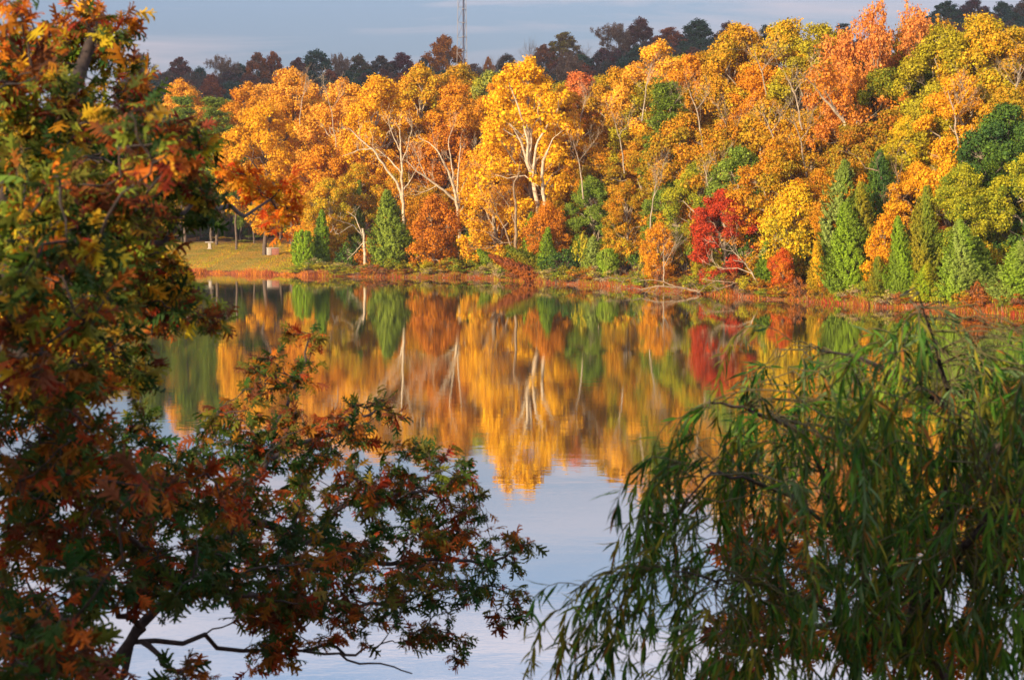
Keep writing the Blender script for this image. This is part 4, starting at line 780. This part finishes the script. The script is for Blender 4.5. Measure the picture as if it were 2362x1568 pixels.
def near_willow():
    r = rng(55); base = np.array([2.35, 7.6, ground(2.35, 7.6)]); o = empty('willow_tree', base); tag(o, 'near weeping willow at right with long narrow green leaves on hanging shoots', 'willow')
    tr = MB(); lv = MB(); sh = MB(); nodes = []
    for pts, ra, rb in [(['base', (2150, 1700, 7.4), (2080, 1500, 7.3), (1960, 1250, 7.2), (1850, 1000, 7.1)], .045, .007), ([(2080, 1500, 7.3), (2180, 1200, 7.4), (2200, 960, 7.4), (2150, 780, 7.2), (2128, 710, 7.1)], .02, .004), ([(1960, 1250, 7.2), (1760, 1120, 7.0), (1640, 1090, 6.9), (1560, 1200, 6.8)], .010, .003),
                        ([(2180, 1200, 7.4), (2330, 1000, 7.6), (2420, 850, 7.7)], .03, .008), ([(2080, 1500, 7.3), (1850, 1380, 7.1), (1650, 1340, 6.9), (1480, 1310, 6.8)], .012, .003), ([(2130, 1430, 7.0), (2250, 1230, 6.6), (2300, 1165, 6.5), (2440, 1150, 6.4)], .018, .010), ([(2230, 1255, 6.6), (2300, 1200, 6.5), (2440, 1185, 6.4)], .012, .007), ([(1850, 1000, 7.1), (1760, 960, 7), (1640, 930, 6.9)], .014, .004), ([(2200, 960, 7.4), (2040, 850, 7.3), (1900, 810, 7.2)], .016, .004), ([(2200, 1300, 7.2), (2400, 1420, 7), (2500, 1500, 7)], .02, .008)]:
        P = [base + (0, 0, -.3) if p == 'base' else np.array(pix(*p)) for p in pts]; Q = [P[0]]
        for a, c in zip(P[:-1], P[1:]): Q += list(curve(a, c, r, .05, 6, .02)[1:])
        tr.tube(np.array(Q) - base, np.linspace(ra, rb, len(Q)), 6); nodes += Q[4:]
    NP = np.array(nodes)
    TV = [(0, 0, 0), (.5, .38, .02), (0, 1, -.10), (-.5, .38, .02)]; TQ = [(0, 1, 2, 3)]
    top = lambda u: float(np.interp(u, [1230, 1380, 1480, 1560, 1640, 1740, 1830, 1960, 2060, 2130, 2200, 2361, 2600], [1420, 1300, 1120, 980, 930, 900, 800, 800, 780, 700, 810, 770, 760]))
    starts = []
    for i in range(520):
        u = 1560 + 1000 * r.random() ** .62 if i > 60 else r.uniform(1500, 1800); t_ = top(u) - 15 + 30 * math.sin(u * .021) + 25 * math.sin(u * .053); v = t_ + 12 + (1560 - t_) * r.random() ** 1.2 * .95
        starts.append((u, v, 7.1 + r.normal(0, .55)))
    starts += [(1420, 1308, 6.7), (1500, 1312, 6.7), (1560, 1080, 6.8), (1600, 1040, 6.9), (1580, 960, 6.9), (1640, 940, 6.9), (2128, 705, 7.1), (2140, 712, 7.1), (2118, 720, 7.1), (1830, 790, 7.1), (1480, 1330, 6.8), (1400, 1320, 6.75), (1530, 1110, 6.8), (1610, 1000, 6.9), (1370, 1330, 6.7), (1340, 1350, 6.7), (1300, 1400, 6.7), (1390, 1380, 6.8), (1430, 1400, 6.8), (1450, 1360, 6.8), (1350, 1450, 6.8), (1500, 1400, 6.8), (1520, 1350, 6.8), (1460, 1460, 6.8), (1410, 1480, 6.8)]
    greens = [(.045, .13, .015), (.08, .18, .018), (.025, .07, .015), (.13, .20, .02), (.10, .16, .06), (.20, .18, .02), (.05, .11, .02)]
    for j, (u, v, d) in enumerate(starts):
        s0 = np.array(pix(u, v, d)); dist = np.linalg.norm(NP - s0, axis=1); k = int(np.argmin(dist)); P = curve(NP[k], s0, r, .08, 7, .04)
        out_ = np.array([s0[0] - NP[k][0], s0[1] - NP[k][1], 0]) + r.normal(0, .08, 3); out_[2] = 0; out_ = unit(out_)
        if u < 1700: out_ = unit(out_ * .4 + np.array([-1, -.1, 0]))
        pos = s0.copy(); vel = out_ * r.uniform(.5, .9) + np.array([0, 0, r.uniform(-.1, .45)]); Q = [pos.copy()]; ln = r.uniform(.25, .95) if j < 520 else r.uniform(.4, .75); st = .045
        if v > 1200: ln *= .8
        for i in range(int(ln / st)):
            vel = vel + np.array([0, 0, -.24]) + r.normal(0, .04, 3); vel[0] *= .76; vel[1] *= .76; vel = unit(vel); pos = pos + vel * st; Q.append(pos.copy())
        Q = np.array(Q); full = np.concatenate([P[:-1], Q]); sh.tube(full - base, np.linspace(.0032, .001, len(full)), 4)
        full = Q; n = int(len(full) * 3.0); ti = r.uniform(0, len(full) - 1.01, n); i0 = ti.astype(int); fr_ = (ti - i0)[:, None]
        p = full[i0] * (1 - fr_) + full[i0 + 1] * fr_; ax = unit(full[i0 + 1] - full[i0]); sd = unit(np.cross(ax, r.normal(0, 1, (n, 3))))
        up = unit(ax * .9 + sd * .38 + np.array([0, 0, -.7])); nr = unit(r.normal(0, 1, (n, 3)) + np.array([-.2, -.5, .3]))
        c = np.array(greens)[np.where(r.random(n) < .6, r.integers(0, 7), r.integers(0, 7, n))] * r.uniform(.8, 1.9, n)[:, None]
        dead = r.random(n) < .035; c[dead] = (.35, .14, .03); L_ = r.uniform(.055, .13, n)
        # each leaf is two blades folded along its rib and bent along its length
        TV2 = [(0, 0, 0), (.5, .3, .25), (.42, .62, .1), (0, .55, 0), (-.5, .3, .25), (-.42, .62, .1), (.0, 1.0, -.9)]
        TQ2 = [(0, 1, 2, 3), (0, 3, 5, 4), (3, 2, 6, 5)]
        scatter(lv, TV2, TQ2, p - base, nr, up, np.stack([L_ * .115, L_, L_ * .10], -1), np.repeat(c, 1, 0))
    link('branches', tr.mesh('branches', True), M_TWIG, o); link('shoots', sh.mesh('shoots', True), solid('green_twig', (.13, .12, .03), .7, scale=20, c2=(.08, .055, .02)), o); link('crown', lv.mesh('crown'), M_WILLOW, o)
near_willow()

# ------------------------------------------------------------------ unseen building added behind the camera, shaped to shade the near trees
hs = empty('shade_house', (0, -9, 2.95)); tag(hs, 'unseen two storey block with a hipped roof, added to shade the near trees', 'shade_house')
bm_part('wall', [((0, 0, 3.45), (30, 9, 7.7))], solid('siding', (.55, .5, .42), .8, scale=3), hs)
q = MB(); q.add([(-15.6, -5.1, 7.25), (15.6, -5.1, 7.25), (15.6, 5.1, 7.25), (-15.6, 5.1, 7.25), (-11, 0, 8.7), (11, 0, 8.7)], [(0, 3, 2, 1), (0, 1, 5, 4), (2, 3, 4, 5), (1, 2, 5, 5), (3, 0, 4, 4)]); link('roof', q.mesh('roof'), solid('shingle', (.14, .12, .11), .9, scale=5), hs)
for i in range(6):
    for z in (1.4, 4.4):
        w_ = bm_part('window', [((-12.5 + 5 * i, 4.53, z), (1.5, .1, 1.5))], solid('window_frame', (.8, .8, .8), .5) if i + z == 1.4 else bpy.data.materials['window_frame'], hs); bm_part('pane', [((-12.5 + 5 * i, 4.57, z), (1.3, .06, 1.3))], solid('pane', (.03, .04, .05), .1) if i + z == 1.4 else bpy.data.materials['pane'], w_, .004)

# ------------------------------------------------------------------ unseen cloud bank, put up sun to shade the hill, and the air
r = rng(77); q = MB(); n = 46; th = np.linspace(0, 2 * math.pi, n, endpoint=False); rings = [0.02, .3, .6, .85, 1.0, .85, .6, .3, .02]; zz = [55, 52, 42, 24, 0, -10, -14, -16, -17]
edge = 1 + .10 * np.sin(th * 3 + 1) + .06 * np.sin(th * 7 + 2) + .03 * np.sin(th * 13)
V = [(600 * k * e * math.cos(a), 262 * k * e * math.sin(a), z + 6 * math.sin(a * 9 + k * 11) * (k < .99)) for k, z in zip(rings, zz) for a, e in zip(th, edge)]
Q = [(i * n + j, i * n + (j + 1) % n, (i + 1) * n + (j + 1) % n, (i + 1) * n + j) for i in range(len(rings) - 1) for j in range(n)]
q.add(V, Q); c_ = Vector((30, 628, 40)) + SUN * (280 / SUN.z)
cl = link('cloud', q.mesh('cloud', True), solid('cloud_white', (.85, .85, .87), 1.0, scale=.02, c2=(.7, .7, .74)), loc=c_); tag(cl, kind='structure')
HAZE = 0.00014
if HAZE:
    q = MB(); q.box((0, 600, 38), (3200, 1640, 124)); hz = link('haze', q.mesh('haze'), None)
    m, t, o = mat('haze_air'); pv = N('ShaderNodeVolumePrincipled', t); pv.inputs['Color'].default_value = (.80, .86, 1, 1); pv.inputs['Density'].default_value = HAZE; t.links.new(pv.outputs[0], o.inputs['Volume']); hz.data.materials.append(m); tag(hz, kind='stuff')

r = rng(91); n = 2600; x = r.uniform(-60, 50, n); y = np.array([shore(q) for q in x]) - .3 - 26 * r.random(n) ** 3.2 - 3 * (np.sin(x * .4) + 1) * r.random(n); q = MB()
A = np.array([RUST, ORG, GOLD, BRN])[r.integers(0, 4, n)]
scatter(q, *KITE, np.stack([x, y, np.full(n, .012)], -1), np.stack([r.normal(0, .04, n), r.normal(0, .04, n), np.ones(n)], -1), r.normal(0, 1, (n, 3)) * [1, 1, 0], np.full(n, .13), A)
tag(link('floating_leaves', q.mesh('floating_leaves'), M_GRASS), 'fallen leaves floating on the lake near the far bank', 'leaves', kind='stuff')
